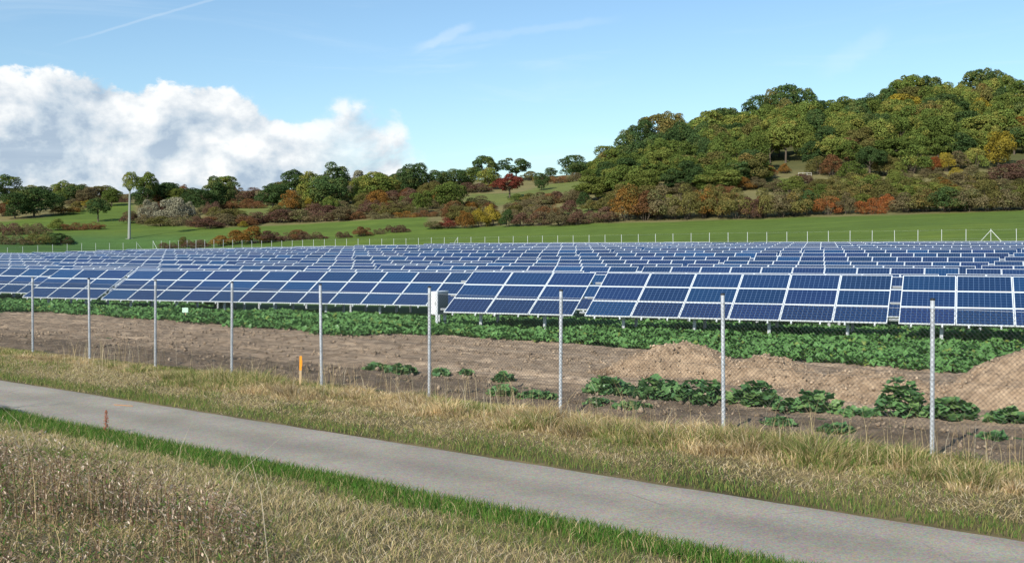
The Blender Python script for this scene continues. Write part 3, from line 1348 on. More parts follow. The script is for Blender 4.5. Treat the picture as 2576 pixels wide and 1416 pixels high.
def make_crown(name, kind, seed):
    g = np.random.default_rng(seed)
    if kind == 'tree':
        n = 46
        d = g.normal(size=(n, 3))
        d /= np.linalg.norm(d, axis=1)[:, None]
        q = g.uniform(.45, 1.0, n) ** .6
        c = d * q[:, None] * np.array((.36, .36, .38))
        c[:, 2] += .52 + .04 * g.normal(size=n)
        lowm = c[:, 2] < .5
        c[lowm, :2] *= .85
        r = g.uniform(.065, .20, n)
        c[:, :2] += g.normal(0, .05, 2)[None] * (c[:, 2:3] - .3)
        V, f, t = leaf_cloud(c, r, 10500, .031, seed)
    elif kind == 'oak':
        n = 36
        d = g.normal(size=(n, 3))
        d /= np.linalg.norm(d, axis=1)[:, None]
        c = d * (g.uniform(.5, 1, n) ** .6)[:, None] * np.array((.38, .38, .30))
        c[:, 2] += .60
        r = g.uniform(.055, .17, n)
        c[:, :2] += g.normal(0, .07, 2)[None] * (c[:, 2:3] - .3)
        V, f, t = leaf_cloud(c, r, 8800, .030, seed)
    elif kind == 'tall':
        n = 30
        d = g.normal(size=(n, 3))
        d /= np.linalg.norm(d, axis=1)[:, None]
        c = d * (g.uniform(.4, 1, n) ** .6)[:, None] * np.array((.32, .32, .40))
        c[:, 2] += .54
        r = g.uniform(.065, .19, n)
        V, f, t = leaf_cloud(c, r, 9800, .031, seed)
    elif kind == 'bush':
        n = 30
        a = g.uniform(0, 2 * np.pi, n)
        rr = np.sqrt(g.uniform(0, 1, n))
        z = np.sqrt(np.clip(1 - rr ** 2, 0, 1)) * g.uniform(.35, 1, n)
        c = np.stack([np.cos(a) * rr * .38, np.sin(a) * rr * .38, .10 + z * .68], 1)
        r = g.uniform(.08, .21, n)
        V, f, t = leaf_cloud(c, r, 8200, .030, seed, 1.0)
    elif kind == 'hedge':
        n = 44
        a = g.uniform(-1, 1, n)
        h = g.uniform(.15, .72, n) * (1 - .45 * np.abs(a) ** 3) * (.65 + .35 * np.sin(a * 7 + seed))
        c = np.stack([a * .43, g.uniform(-.3, .3, n), np.clip(h, .12, .8)], 1)
        r = g.uniform(.09, .17, n)
        c[:, 2] = np.minimum(c[:, 2], .9 - r)
        V, f, t = leaf_cloud(c, r, 7600, .028, seed, 1.2)
    V[:, 2] = np.maximum(V[:, 2], 0.0)
    V[:, 2] /= max(V[:, 2].max(), 1e-3)
    w_ = np.percentile(np.abs(V[:, 0]), 99.5)
    V[:, :2] *= .5 / w_
    me = np_mesh(name, V, [f], MATS['olive'], t)
    return me


def make_trunk(kind, seed):
    rd = random.Random(seed)
    mb = MB()
    if kind in ('tree', 'oak', 'tall'):
        top = .62
        mb.tube([(0, 0, -.03), (0, 0, .03), (.006, 0, .25), (.0, .01, .45), (.01, 0, top)], [.045, .032, .026, .02, .008], 7)
        for i in range(9):
            a = i * 2.4 + rd.random()
            z0 = rd.uniform(.24, .5)
            r1 = rd.uniform(.2, .34)
            e = (math.cos(a) * r1, math.sin(a) * r1, z0 + rd.uniform(.1, .28))
            m_ = (e[0] * .45, e[1] * .45, z0 + (e[2] - z0) * .6)
            mb.tube([(0, 0, z0), m_, e], [.014, .009, .003], 5)
    else:
        for i in range(9):
            a = i * 2.4 + rd.random()
            r1 = rd.uniform(.12, .36)
            mb.tube([(math.cos(a) * .05, math.sin(a) * .05, -.03), (math.cos(a) * r1 * .6, math.sin(a) * r1 * .6, .35),
                     (math.cos(a) * r1, math.sin(a) * r1, rd.uniform(.5, .75))], [.012, .008, .003], 5)
    return mb.mesh('trunk' if kind in ('tree', 'oak', 'tall') else 'stems', MATS['bark'])


PROTO = {}
for kd, num in (('tree', 8), ('oak', 7), ('tall', 6), ('bush', 8), ('hedge', 5)):
    PROTO[kd] = [(make_crown('crown', kd, 100 + 17 * i + len(kd) * 7), make_trunk(kd, i)) for i in range(num)]

plants = []      # everything woody, labelled afterwards


def plant(px, py, w, h, colour, kind='bush', zone='', name=None, depth=None, bury=0.0):
    """px, py: foot; w, h: size, all in pixels of the 2576 px frame"""
    if depth is None:
        x, y = hit(px, py, 120)
    else:
        y = depth
        x = (px - CX) / FP * y
    zt = gz(x, y)
    htop = CAMZ + (HY - (py - h)) / FP * y - zt
    if htop > .3 * h * y / FP:
        h = htop * FP / y
    plants.append(dict(x=x, y=y, z=zt - bury, w=w * y / FP * (1.18 if kind in ('tree', 'oak', 'tall') else 1.06), h=h * y / FP * (1.06 if kind in ('tree', 'oak', 'tall') else 1.0), colour=colour, kind=kind, zone=zone, px=px, name=name))


def Lz(x, y):
    return x / 2.2768, y / 2.2768 + 135.8


def Cz(x, y):
    return (900 + x / 2.7116) / 1.1048, (380 + y / 2.7116) / 1.1048


def Fz(x, y):
    return (1600 + x / 2.0674) / 1.1048, (180 + y / 2.0674) / 1.1048


def batch(conv, sc, rows_, zone):
    for q in rows_:
        x, y, w, h, colr = q[:5]
        kd = q[5] if len(q) > 5 else 'bush'
        X, Y = conv(x, y)
        plant(X, Y, w / sc, h / sc, colr, kd, zone)


# --- left hillside
batch(Lz, 2.2768, [
    (30, 860, 150, 165, 'dark green', 'tree'), (85, 945, 130, 150, 'dark green', 'tree'), (195, 935, 170, 165, 'dark green', 'tree'),
    (140, 900, 120, 110, 'mid green', 'tree'), (225, 850, 130, 90, 'dark green', 'oak'), (320, 905, 120, 110, 'dark green', 'tree'),
    (455, 845, 180, 90, 'brown', 'oak'), (395, 830, 60, 75, 'dark green', 'oak'), (600, 832, 70, 55, 'dark green', 'oak'),
    (20, 930, 90, 80, 'rust'), (60, 880, 70, 70, 'yellow')], 'at the left end of the ridge')
batch(Lz, 2.2768, [
    (375, 918, 160, 48, 'orange'), (440, 905, 90, 65, 'olive'), (500, 880, 110, 45, 'yellow'), (560, 850, 120, 40, 'brown', 'hedge'),
    (660, 838, 190, 48, 'brown', 'hedge'), (690, 850, 120, 35, 'maroon', 'hedge'), (480, 860, 120, 45, 'rust', 'hedge'),
    (420, 870, 100, 45, 'brown')], 'left of the tall bare trunk')
plant(*Lz(562, 962), 125 / 2.2768, 135 / 2.2768, 'dark green', 'oak', 'alone on the left green slope')
batch(Lz, 2.2768, [
    (846, 880, 115, 200, 'mid green', 'oak'), (825, 895, 130, 130, 'dark green', 'tree'), (955, 865, 190, 125, 'dark green', 'tree'),
    (1005, 865, 130, 100, 'light green', 'bush'), (870, 870, 85, 95, 'olive', 'tree'), (1105, 880, 120, 110, 'dark green', 'tree'),
    (1240, 890, 120, 185, 'dark green', 'tall'), (1170, 905, 170, 125, 'dark green', 'tree'), (1290, 885, 100, 150, 'dark green', 'tree'),
    (1565, 900, 160, 150, 'dark green', 'tall'), (1690, 830, 140, 165, 'dark green', 'oak'), (1790, 880, 170, 200, 'mid green', 'tree'),
    (1905, 870, 160, 240, 'dark green', 'tree'), (1890, 895, 190, 190, 'dark green', 'tree')], 'right of the tall bare trunk')
batch(Lz, 2.2768, [
    (855, 968, 120, 140, 'pale'), (1000, 968, 215, 155, 'pale'), (1075, 930, 90, 90, 'pale')], 'right of the tall bare trunk')
batch(Lz, 2.2768, [
    (745, 970, 120, 75, 'maroon'), (830, 975, 110, 60, 'brown', 'hedge'), (925, 985, 150, 60, 'olive'), (1030, 985, 160, 65, 'brown', 'hedge'),
    (1130, 990, 150, 65, 'maroon', 'hedge'), (1200, 1000, 160, 65, 'maroon'), (1300, 985, 170, 75, 'brown'), (1400, 985, 170, 60, 'rust', 'hedge'),
    (1390, 993, 60, 40, 'yellow'), (1500, 970, 170, 70, 'maroon', 'hedge'), (1620, 965, 170, 80, 'maroon'), (1730, 962, 190, 75, 'brown'),
    (1850, 960, 180, 80, 'maroon', 'hedge'), (1950, 955, 170, 85, 'brown'), (2030, 950, 150, 60, 'rust', 'hedge'),
    (1240, 940, 110, 70, 'olive'), (1320, 945, 120, 60, 'olive'), (1590, 935, 90, 75, 'olive')], 'below the left ridge trees')
batch(Lz, 2.2768, [
    (1450, 850, 190, 90, 'maroon'), (1345, 845, 110, 95, 'brown'), (1430, 850, 80, 60, 'dark green'), (1370, 885, 200, 60, 'rust', 'hedge'),
    (1280, 890, 160, 55, 'rust', 'hedge'), (1520, 870, 130, 70, 'maroon'), (1460, 885, 170, 45, 'rust', 'hedge'), (1290, 830, 80, 70, 'olive'),
    (1655, 905, 120, 130, 'orange'), (1765, 895, 95, 72, 'yellow'), (1700, 900, 90, 90, 'olive'), (1740, 830, 80, 80, 'olive')],
    'on the rusty slope under the ridge')
batch(Lz, 2.2768, [
    (60, 1038, 190, 75, 'maroon', 'hedge'), (200, 1035, 220, 70, 'brown', 'hedge'), (330, 1010, 115, 70, 'light green'),
    (430, 1010, 150, 48, 'rust', 'hedge'), (530, 1006, 140, 48, 'rust', 'hedge'),
    (60, 1092, 230, 62, 'brown', 'hedge'), (210, 1090, 220, 68, 'olive', 'hedge'), (340, 1090, 130, 68, 'dark green'), (385, 1090, 60, 45, 'maroon')],
    'in the left edge hedges')
batch(Lz, 2.2768, [
    (970, 1116, 130, 40, 'maroon', 'hedge'), (1045, 1112, 70, 70, 'olive'), (1130, 1112, 170, 52, 'maroon', 'hedge'), (1260, 1100, 130, 66, 'orange'),
    (1360, 1088, 150, 85, 'orange'), (1450, 1086, 170, 106, 'orange'), (1540, 1078, 150, 70, 'maroon'), (1640, 1070, 180, 52, 'maroon', 'hedge'),
    (1780, 1060, 190, 46, 'maroon', 'hedge'), (1700, 1062, 110, 60, 'rust')], 'in the low hedge behind the far fence')
# --- centre
batch(Cz, 2.9958, [
    (270, 420, 100, 160, 'pale', 'tall'), (195, 450, 90, 95, 'pale'), (420, 490, 270, 215, 'mid green', 'tree'), (300, 480, 190, 190, 'mid green', 'tree'),
    (690, 440, 240, 235, 'dark green', 'tree'), (620, 450, 170, 210, 'dark green', 'tree'), (860, 420, 190, 165, 'dark green', 'tree'),
    (990, 410, 190, 165, 'dark green', 'tree'), (1090, 390, 150, 150, 'mid green', 'tree'), (1215, 380, 190, 230, 'dark green', 'oak'),
    (1240, 400, 140, 165, 'light green', 'tree'), (1450, 330, 195, 165, 'dark green', 'oak'), (1640, 405, 95, 130, 'dark green', 'tree'),
    (940, 565, 240, 225, 'mid green', 'tree'), (740, 575, 140, 165, 'mid green', 'tree'), (50, 605, 110, 155, 'mid green', 'oak'),
    (1870, 310, 180, 165, 'dark green', 'tree'), (1950, 300, 120, 110, 'mid green', 'tree'), (1710, 310, 90, 75, 'dark green', 'tree'),
    (150, 420, 160, 130, 'dark green', 'tree')], 'on the ridge left of the wooded hill')
batch(Cz, 2.9958, [(1400, 465, 190, 185, 'red', 'oak')], 'standing alone in front of the pale green clearing')
batch(Cz, 2.9958, [
    (420, 535, 180, 140, 'orange'), (620, 510, 210, 95, 'rust'), (520, 580, 190, 85, 'maroon'), (340, 585, 190, 85, 'maroon'), (110, 530, 180, 110, 'brown'),
    (100, 610, 180, 75, 'brown', 'hedge'), (250, 620, 190, 55, 'rust', 'hedge'), (430, 620, 220, 55, 'brown', 'hedge'), (620, 610, 180, 55, 'orange', 'hedge'),
    (760, 605, 190, 55, 'rust', 'hedge'), (880, 600, 160, 45, 'brown', 'hedge'), (260, 560, 110, 80, 'olive'), (850, 500, 80, 90, 'orange'), (600, 570, 130, 90, 'brown'),
    (1180, 420, 190, 75, 'maroon'), (1090, 420, 160, 80, 'maroon'), (1300, 400, 110, 70, 'red'), (1290, 360, 120, 95, 'olive'),
    (1550, 330, 150, 75, 'olive'), (1660, 345, 170, 65, 'olive', 'hedge'), (1780, 350, 220, 60, 'rust', 'hedge'), (1920, 335, 200, 70, 'brown', 'hedge'),
    (1040, 560, 90, 70, 'brown'), (1000, 530, 110, 70, 'rust')], 'below the middle ridge')
batch(Cz, 2.9958, [
    (1060, 690, 150, 140, 'orange'), (1180, 680, 150, 150, 'yellow'), (1270, 670, 140, 170, 'yellow'), (1385, 680, 135, 140, 'dark green'),
    (930, 690, 160, 85, 'red'), (830, 695, 150, 65, 'brown'), (1490, 675, 160, 110, 'maroon'), (1620, 670, 190, 115, 'maroon'),
    (1780, 670, 200, 130, 'brown'), (1910, 665, 170, 110, 'maroon'), (2040, 650, 170, 90, 'brown', 'hedge'), (1955, 530, 140, 120, 'dark green'),
    (1760, 500, 180, 95, 'maroon'), (1870, 500, 160, 110, 'brown'), (1660, 520, 150, 90, 'brown'), (1530, 570, 170, 95, 'brown'), (1460, 560, 120, 70, 'red orange'),
    (1450, 490, 120, 65, 'mid green'), (1540, 490, 130, 70, 'olive'), (1170, 545, 200, 80, 'brown', 'hedge'), (1100, 560, 120, 80, 'orange'),
    (1850, 590, 170, 120, 'maroon'), (2010, 560, 150, 90, 'olive'), (1950, 430, 130, 80, 'maroon'), (2130, 560, 180, 110, 'olive'), (1620, 590, 160, 80, 'maroon')],
    'between the yellow bush and the wood')
batch(Cz, 2.9958, [(150, 762, 125, 52, 'maroon', 'hedge'), (290, 750, 150, 78, 'rust'), (420, 735, 90, 50, 'brown', 'hedge'), (555, 722, 210, 62, 'maroon', 'hedge')],
      'in the short meadow hedge')
# --- shrub belt and wood on the right
batch(Fz, 2.284, [
    (60, 905, 160, 80, 'maroon', 'hedge'), (180, 905, 170, 95, 'maroon'), (290, 895, 230, 215, 'orange', 'bush'), (400, 895, 190, 180, 'rust'), (480, 890, 200, 210, 'brown'),
    (570, 888, 150, 150, 'brown'), (640, 888, 200, 215, 'olive'), (740, 880, 180, 200, 'orange'), (830, 880, 170, 190, 'olive'), (920, 885, 200, 185, 'olive'),
    (1005, 885, 150, 130, 'maroon'), (1080, 880, 180, 180, 'olive'), (1180, 876, 180, 170, 'brown'), (1260, 872, 170, 170, 'olive'), (1335, 862, 130, 150, 'dark green'),
    (1450, 864, 170, 118, 'red orange'), (1560, 858, 130, 130, 'brown'), (1700, 858, 180, 100, 'red orange', 'hedge'), (1800, 840, 130, 105, 'red orange'),
    (1640, 800, 190, 140, 'olive'), (1760, 800, 180, 150, 'olive'), (1900, 848, 190, 120, 'brown'), (2010, 846, 210, 150, 'olive'), (2130, 846, 220, 150, 'dark green'),
    (2250, 844, 220, 160, 'brown'), (2370, 838, 220, 165, 'olive'), (2480, 838, 190, 130, 'brown'), (2590, 834, 200, 150, 'olive'), (2700, 830, 200, 150, 'brown'),
    (1500, 790, 160, 120, 'olive'), (1400, 770, 130, 90, 'mid green')], 'in the shrub belt below the wooded hill')
batch(Fz, 2.284, [
    (1150, 730, 130, 80, 'brown'), (1240, 735, 190, 100, 'light green'), (1380, 740, 140, 90, 'olive'), (1480, 735, 180, 105, 'olive'), (1590, 730, 170, 100, 'light green'),
    (1700, 745, 200, 120, 'mid green'), (1840, 705, 150, 110, 'light green'), (1950, 745, 200, 110, 'olive'), (2080, 740, 210, 120, 'olive'),
    (2200, 735, 200, 120, 'brown'), (2320, 740, 190, 130, 'olive'), (2190, 660, 90, 75, 'yellow'), (2050, 650, 150, 60, 'brown', 'hedge'), (2280, 660, 130, 90, 'brown'),
    (1880, 660, 120, 60, 'brown', 'hedge'), (2440, 730, 170, 80, 'brown'), (2560, 720, 150, 70, 'olive'), (1040, 710, 130, 70, 'brown'), (960, 720, 140, 80, 'orange')],
    'above the shrub belt')
batch(Fz, 2.284, [
    (1120, 655, 75, 78, 'red orange'), (1300, 685, 120, 60, 'maroon'), (1470, 640, 150, 130, 'rust'), (1590, 655, 170, 110, 'mid green'), (1690, 650, 160, 180, 'dark green', 'oak'),
    (1480, 530, 120, 135, 'red orange', 'tall'), (1570, 560, 110, 150, 'rust', 'tree'), (1930, 625, 230, 170, 'mid green'), (2060, 615, 95, 90, 'red orange'), (2130, 615, 100, 115, 'yellow'),
    (2430, 590, 180, 200, 'yellow', 'tree'), (2500, 470, 180, 165, 'orange', 'tree'), (2470, 670, 190, 105, 'maroon'), (2570, 660, 150, 120, 'maroon'), (1200, 625, 80, 60, 'orange'),
    (1400, 630, 130, 110, 'olive'), (1780, 640, 150, 130, 'olive'), (1850, 640, 120, 100, 'light green'), (2200, 600, 150, 110, 'brown'), (2290, 600, 160, 130, 'light green')],
    'at the foot of the wood')
# skyline trees of the wood
SKY = [(115, 660, 90, 115), (200, 640, 120, 150), (300, 600, 150, 220), (385, 560, 160, 240), (470, 520, 150, 230), (560, 510, 180, 235), (650, 520, 150, 180),
       (765, 470, 90, 200), (850, 460, 140, 205), (930, 450, 130, 170), (1040, 400, 140, 215), (1130, 370, 120, 220), (1210, 350, 200, 230), (1320, 345, 130, 205),
       (1430, 380, 170, 165), (1520, 390, 150, 165), (1600, 380, 130, 180), (1680, 360, 110, 190), (1770, 340, 140, 190), (1850, 300, 160, 205), (1930, 280, 180, 210),
       (2040, 280, 170, 205), (2130, 300, 150, 200), (2210, 300, 140, 175), (2300, 260, 170, 220), (2400, 260, 150, 230), (2480, 280, 160, 215), (2560, 290, 160, 180), (2660, 290, 180, 200)]
g2 = random.Random(5)
for (x_, yb, w_, h_) in SKY:
    X, Y = Fz(x_, yb)
    kd = g2.choice(['oak', 'tree', 'oak', 'tall'])
    cl_ = g2.choice(['dark green', 'dark green', 'mid green', 'olive' if x_ < 2000 else 'mid green'])
    plant(X, Y, w_ / 2.284, h_ / 2.284, cl_, kd, 'on the skyline of the wooded hill')
# body of the wood
LOWX = [60, 250, 500, 900, 1000, 1120, 1250, 1400, 1650, 1900, 2200, 2400, 2750]
LOWY = [745, 730, 715, 690, 680, 610, 600, 590, 600, 570, 560, 520, 500]
UPX = [100, 300, 560, 850, 1040, 1210, 1500, 1770, 1930, 2300, 2750]
UPY = [640, 590, 550, 500, 440, 400, 420, 380, 330, 310, 330]
rank = 0
yy = 760
pal = ['mid green', 'mid green', 'light green', 'mid green', 'dark green', 'mid green', 'light green', 'mid green', 'dark green', 'olive']
for tier in range(9):
    x_ = 60 + (tier % 2) * 45
    while x_ < 2760:
        lo_, up_ = np.interp(x_, LOWX, LOWY), np.interp(x_, UPX, UPY)
        n_t = max(2, int(round((lo_ - up_) / 42)))
        if tier <= n_t:
            f = tier / n_t
            yb = lo_ + (up_ - lo_) * f + g2.uniform(-10, 10)
            w_ = g2.uniform(120, 185)
            h_ = g2.uniform(175, 245) * (.8 if tier == 0 else 1) * float(np.interp(x_, [60, 180, 420], [.42, .58, 1.0]))
            if 1150 < x_ < 1330 and tier == 0:
                pass
            else:
                X, Y = Fz(x_ + g2.uniform(-22, 22), yb)
                cl_ = g2.choice(pal)
                if x_ < 900 and g2.random() < .5:
                    cl_ = g2.choice(['mid green', 'dark green'])
                if g2.random() < .02:
                    cl_ = g2.choice(['yellow', 'orange'])
                plant(X, Y, w_ / 2.284, h_ / 2.284, cl_, g2.choice(['tree', 'tree', 'tall', 'oak']),
                      'along the lower edge of the wood' if tier == 0 else 'within the wooded hill')
        x_ += g2.uniform(88, 118)



def filler(n, x0, x1, ytop, ybot, pal_, wr, hr, kinds, zone):
    """brush between the plants picked out above"""
    k_ = 0
    while k_ < n:
        x_ = g2.uniform(x0, x1)
        yt = np.interp(x_, *ytop) if isinstance(ytop, tuple) else ytop
        yb = np.interp(x_, *ybot) if isinstance(ybot, tuple) else ybot
        y_ = g2.uniform(yt, yb)
        if any(in_poly(np.array([x_]), np.array([y_ - dy_]), pl)[0] for pl in CLEARINGS for dy_ in (0, 12)):
            k_ += .34
            continue
        plant(x_, y_, g2.uniform(*wr), g2.uniform(*hr), g2.choice(pal_), g2.choice(kinds), zone)
        k_ += 1


EDGE = (EDGE_X, [q - 3 for q in EDGE_Y])
EDGE_UP = (EDGE_X, [q - 34 for q in EDGE_Y])
filler(46, 352, 1100, EDGE_UP, EDGE, ['maroon', 'brown', 'brown', 'rust', 'olive', 'maroon'], (45, 78), (22, 36), ['bush', 'hedge'], 'along the upper meadow edge')
filler(30, 380, 1100, 487, 520, ['olive', 'brown', 'rust', 'mid green', 'maroon', 'olive'], (42, 72), (26, 44), ['bush'], 'in the scrub under the ridge')
filler(9, 370, 1130, ([370, 700, 1130], [500, 492, 478]), ([370, 700, 1130], [510, 502, 488]), ['dark green', 'dark green', 'mid green', 'olive'], (46, 72), (36, 54), ['tree', 'tall'],
       'along the left ridge line')
filler(34, 1100, 1500, 505, EDGE, ['maroon', 'brown', 'olive', 'brown', 'rust', 'olive', 'brown'], (48, 80), (24, 40), ['bush', 'hedge'], 'on the slope below the clearing')
filler(38, 1490, 2600, ([1490, 1900, 2600], [490, 462, 462]), ([1490, 2000, 2600], [552, 535, 516]), ['olive', 'light green', 'brown', 'olive', 'light green', 'rust', 'mid green', 'olive', 'orange'],
       (55, 90), (26, 48), ['bush'], 'in the brush under the wood')
filler(22, 1500, 1960, ([1480, 1960], [478, 455]), ([1480, 1960], [505, 485]), ['mid green', 'mid green', 'light green', 'olive', 'dark green'], (60, 85), (58, 82), ['tree', 'tall'],
       'at the left foot of the wood')
filler(12, 0, 300, 498, 520, ['dark green', 'mid green', 'brown', 'olive'], (40, 65), (30, 50), ['tree', 'bush'], 'on the far left crest')

groups = {}
for p in plants:
    groups.setdefault((p['colour'], p['kind'] in ('tree', 'oak', 'tall'), p['zone']), []).append(p)
cnt = {}
for (colour, istree, zone), ps in groups.items():
    ps.sort(key=lambda q: q['px'])
    for i, p in enumerate(ps):
        nm = 'tree' if istree else ('hedge_shrub' if p['kind'] == 'hedge' else 'shrub')
        noun = 'tree' if istree else 'shrub'
        cdesc = {'dark green': 'dark green', 'pale': 'pale grey-green', 'brown': 'brownish'}.get(colour, colour)
        if len(ps) == 1:
            lab = f'{cdesc} {noun} {zone}'
        elif i == 0:
            lab = f'leftmost {cdesc} {noun} {zone}'
        elif i == len(ps) - 1:
            lab = f'rightmost {cdesc} {noun} {zone}'
        else:
            lab = f'{ordinal(i + 1)} {cdesc} {noun} from the left {zone}'
        k = p['kind']
        cnt[k] = cnt.get(k, 0) + 1
        cr, tr = PROTO[k][(cnt[k] * 7 + i) % len(PROTO[k])]
        root = empty(nm, (p['x'], p['y'], p['z'] - .1), random.choice((0, math.pi)) + random.uniform(-.3, .3) if k == 'hedge' else random.uniform(0, 6.28),
                     (p['w'], p['w'] * (.8 if k != 'hedge' else .55), p['h']))
        if k == 'hedge':
            root.scale = (p['w'], min(p['w'] * .6, p['h'] * 1.6), p['h'])
        else:
            root.scale = (p['w'], p['w'], p['h'])
        tag(root, lab, noun, 'trees and shrubs on the far hillside')
        c_ = link('crown', cr, root)
        c_.material_slots[0].link = 'OBJECT'
        c_.material_slots[0].material = MATS[colour]
        link('trunk' if istree else 'stems', tr, root)

# the tall bare trunk with its small round crown
tx, ty = hit(325, 601, 120)
tz = gz(tx, ty)
ht = (601 - 433) / FP * ty
tt = empty('tree', (tx, ty, tz))
tag(tt, 'tall tree with a long pale bare trunk and small round crown', 'tree')
mb = MB()
mb.tube([(0, 0, -.4), (0, 0, .3), (.05, 0, ht * .3), (.1, 0, ht * .6), (.2, 0, ht * .86)], [.5, .36, .30, .24, .12], 10)
for i in range(8):
    a = i * 2.4
    mb.tube([(.15, 0, ht * .7), (math.cos(a) * 1.0, math.sin(a) * 1.0, ht * .8), (math.cos(a) * 1.6, math.sin(a) * 1.6, ht * .9)], [.1, .06, .02], 5)
link('trunk', mb.mesh('trunk', MATS['pale_bark'], True), tt)
cw = 46 / FP * ty
c_ = link('crown', PROTO['bush'][1][0], tt, (.1, 0, ht * .70), (0, 0, 1.0), (cw, cw, ht * .31))
c_.material_slots[0].link = 'OBJECT'
c_.material_slots[0].material = MATS['light green']
mb = MB()
for i in range(5):
    a = i * 1.256
    mb.tube([(math.cos(a) * .3, math.sin(a) * .3, -.2), (math.cos(a) * .8, math.sin(a) * .8, .05)], [.16, .05], 5)
link('root', mb.mesh('root', MATS['pale_bark'], True), tt)

# wooden railing at the clearing in the wood
rx, ry = hit(*Fz(1318, 642), 120)
rl = empty('railing', (rx, ry, gz(rx, ry)))
tag(rl, 'small grey wooden railing at the clearing under the wood', 'railing')
mb = MB()
mb.box(-1.6, 1.6, -.04, .04, .78, .88)
link('rail', mb.mesh('rail', MATS['grey_wood']), rl)
mb = MB()
mb.box(-1.6, 1.6, -.04, .04, .38, .45)
link('rail', mb.mesh('rail', MATS['grey_wood']), rl)
for q in (-1.55, -.5, .5, 1.55):
    mb = MB()
    mb.box(q - .05, q + .05, .042, .14, -.2, .95)
    link('post', mb.mesh('post', MATS['grey_wood']), rl)

# bare sapling beside the picture that shades the road
sap = empty('sapling', (-11.9, 14.0, gz(-11.9, 14.0)))
tag(sap, 'bare thin sapling whose shadow streaks the left end of the road', 'tree')
mb = MB()
mb.tube([(0, 0, -.2), (.05, .02, 1.2), (.1, .0, 2.4), (.2, .05, 3.5)], [.05, .04, .028, .008], 7)
link('trunk', mb.mesh('trunk', MATS['bark'], True), sap)
sr = random.Random(3)
for i in range(9):
    mb = MB()
    a = i * 2.4
    z0 = 1.1 + i * .24
    r1 = sr.uniform(.5, 1.0)
    e = Vector((math.cos(a) * r1, math.sin(a) * r1, z0 + sr.uniform(.2, .7)))
    b0_ = Vector((.08, .01, z0))
    mb.tube([b0_, b0_.lerp(e, .5) + Vector((0, 0, .08)), e], [.016, .011, .003], 5)
    for q in range(4):
        s_ = b0_.lerp(e, .3 + q * .2)
        e2 = s_ + Vector((sr.uniform(-.3, .3), sr.uniform(-.3, .3), sr.uniform(.1, .3)))
        mb.tube([s_, e2], [.008, .002], 4)
    link('branch', mb.mesh('branch', MATS['bark']), sap)


c_ = link('crown', PROTO['hedge'][2][0], sap, (.25, .1, 2.75), (.25, 0, -.6), (1.7, .35, .4))
c_.material_slots[0].link = 'OBJECT'
c_.material_slots[0].material = MATS['brown']


# ------------------------------------------------------------------ leafy plants behind the fence
def leaf_mesh(seed, lobes=7):
    rd = random.Random(seed)
    n = 12
    vs = [(0, 0, -.06)]
    for i in range(n):
        a = 2 * math.pi * i / n
        r_ = .5 * (1 + .12 * math.cos(a * 5 + seed) + rd.uniform(-.06, .06))
        if i == 0:
            r_ *= .55
        vs.append((r_ * math.cos(a), r_ * math.sin(a), .09 * math.sin(a * 3 + seed) + .05 + rd.uniform(-.05, .05)))
    fs = [(0, 1 + i, 1 + (i + 1) % n) for i in range(n)]
    return np.array(vs), np.array(fs)


LEAVES = []
for q in range(4):
    v_, f_ = leaf_mesh(q)
    g_ = np.random.default_rng(q)
    base = [np.array((.115, .235, .082)), np.array((.135, .265, .090)), np.array((.092, .200, .076)), np.array((.18, .295, .098))][q]
    LEAVES.append(np_mesh('leaf', v_, [f_], MATS['crop_leaves'], np.tile(base, (len(v_), 1)) * g_.uniform(.85, 1.15, (len(v_), 1)), True))


def leafy(px0, px1, ptop, pbase, label, dens=1.0, size=.185):
    """clump between two columns, from its top line to its foot line"""
    x, y = hit((px0 + px1) / 2, pbase, 10)
    w_ = (px1 - px0) / FP * y
    h_ = max((pbase - ptop) / FP * y, .12)
    root = empty('leafy_plant', (x, y, gz(x, y)))
    tag(root, label, 'plant', 'leafy plants on the bare soil')
    dep = min(max(w_ * .62, .38), 1.2)
    hh = max(h_ * 1.0 - dep * .04, .12)
    n = int(dens * 26 * w_ * dep / size / size * .36) + 16
    rd = random.Random(px0)
    for i in range(n):
        a = rd.uniform(0, 6.28)
        r_ = math.sqrt(rd.random())
        lx_, ly_ = math.cos(a) * r_ * w_ / 2, math.sin(a) * r_ * dep / 2 + dep * .35
        lump = .65 + .5 * float(vnoise(lx_ * 2.2 + px0, ly_ * 2.2, 3))
        lz = hh * 1.15 * lump * math.sqrt(max(1 - r_ * r_, .06)) * rd.uniform(.0, 1.0) ** .75
        sz = size * rd.uniform(.6, 1.25)
        gx, gy = x + lx_, y + ly_
        tl = rd.uniform(.15, .9)
        link('leaf', LEAVES[rd.randrange(4)], root, (lx_, ly_, lz + gz(gx, gy) - root.location.z + .05),
             (rd.uniform(-.35, .35) + tl * .75 * (1 if ly_ < dep * .4 else .2), rd.uniform(-.5, .5) + lx_ / w_ * .8, rd.uniform(0, 6.28)), (sz, sz, sz))
    mb = MB()
    for i in range(max(4, n // 6)):
        a = rd.uniform(0, 6.28)
        r_ = rd.random()
        e = (math.cos(a) * r_ * w_ / 2, math.sin(a) * r_ * dep / 2 + dep * .35, hh * .5)
        mb.tube([(e[0] * .5, e[1] * .5, -.02), (e[0] * .9, e[1] * .9, hh * .3), e], .008, 4)
    link('stems', mb.mesh('stems', cached('stem_mat', lambda: simple('stem', (.09, .16, .05), .7))), root)


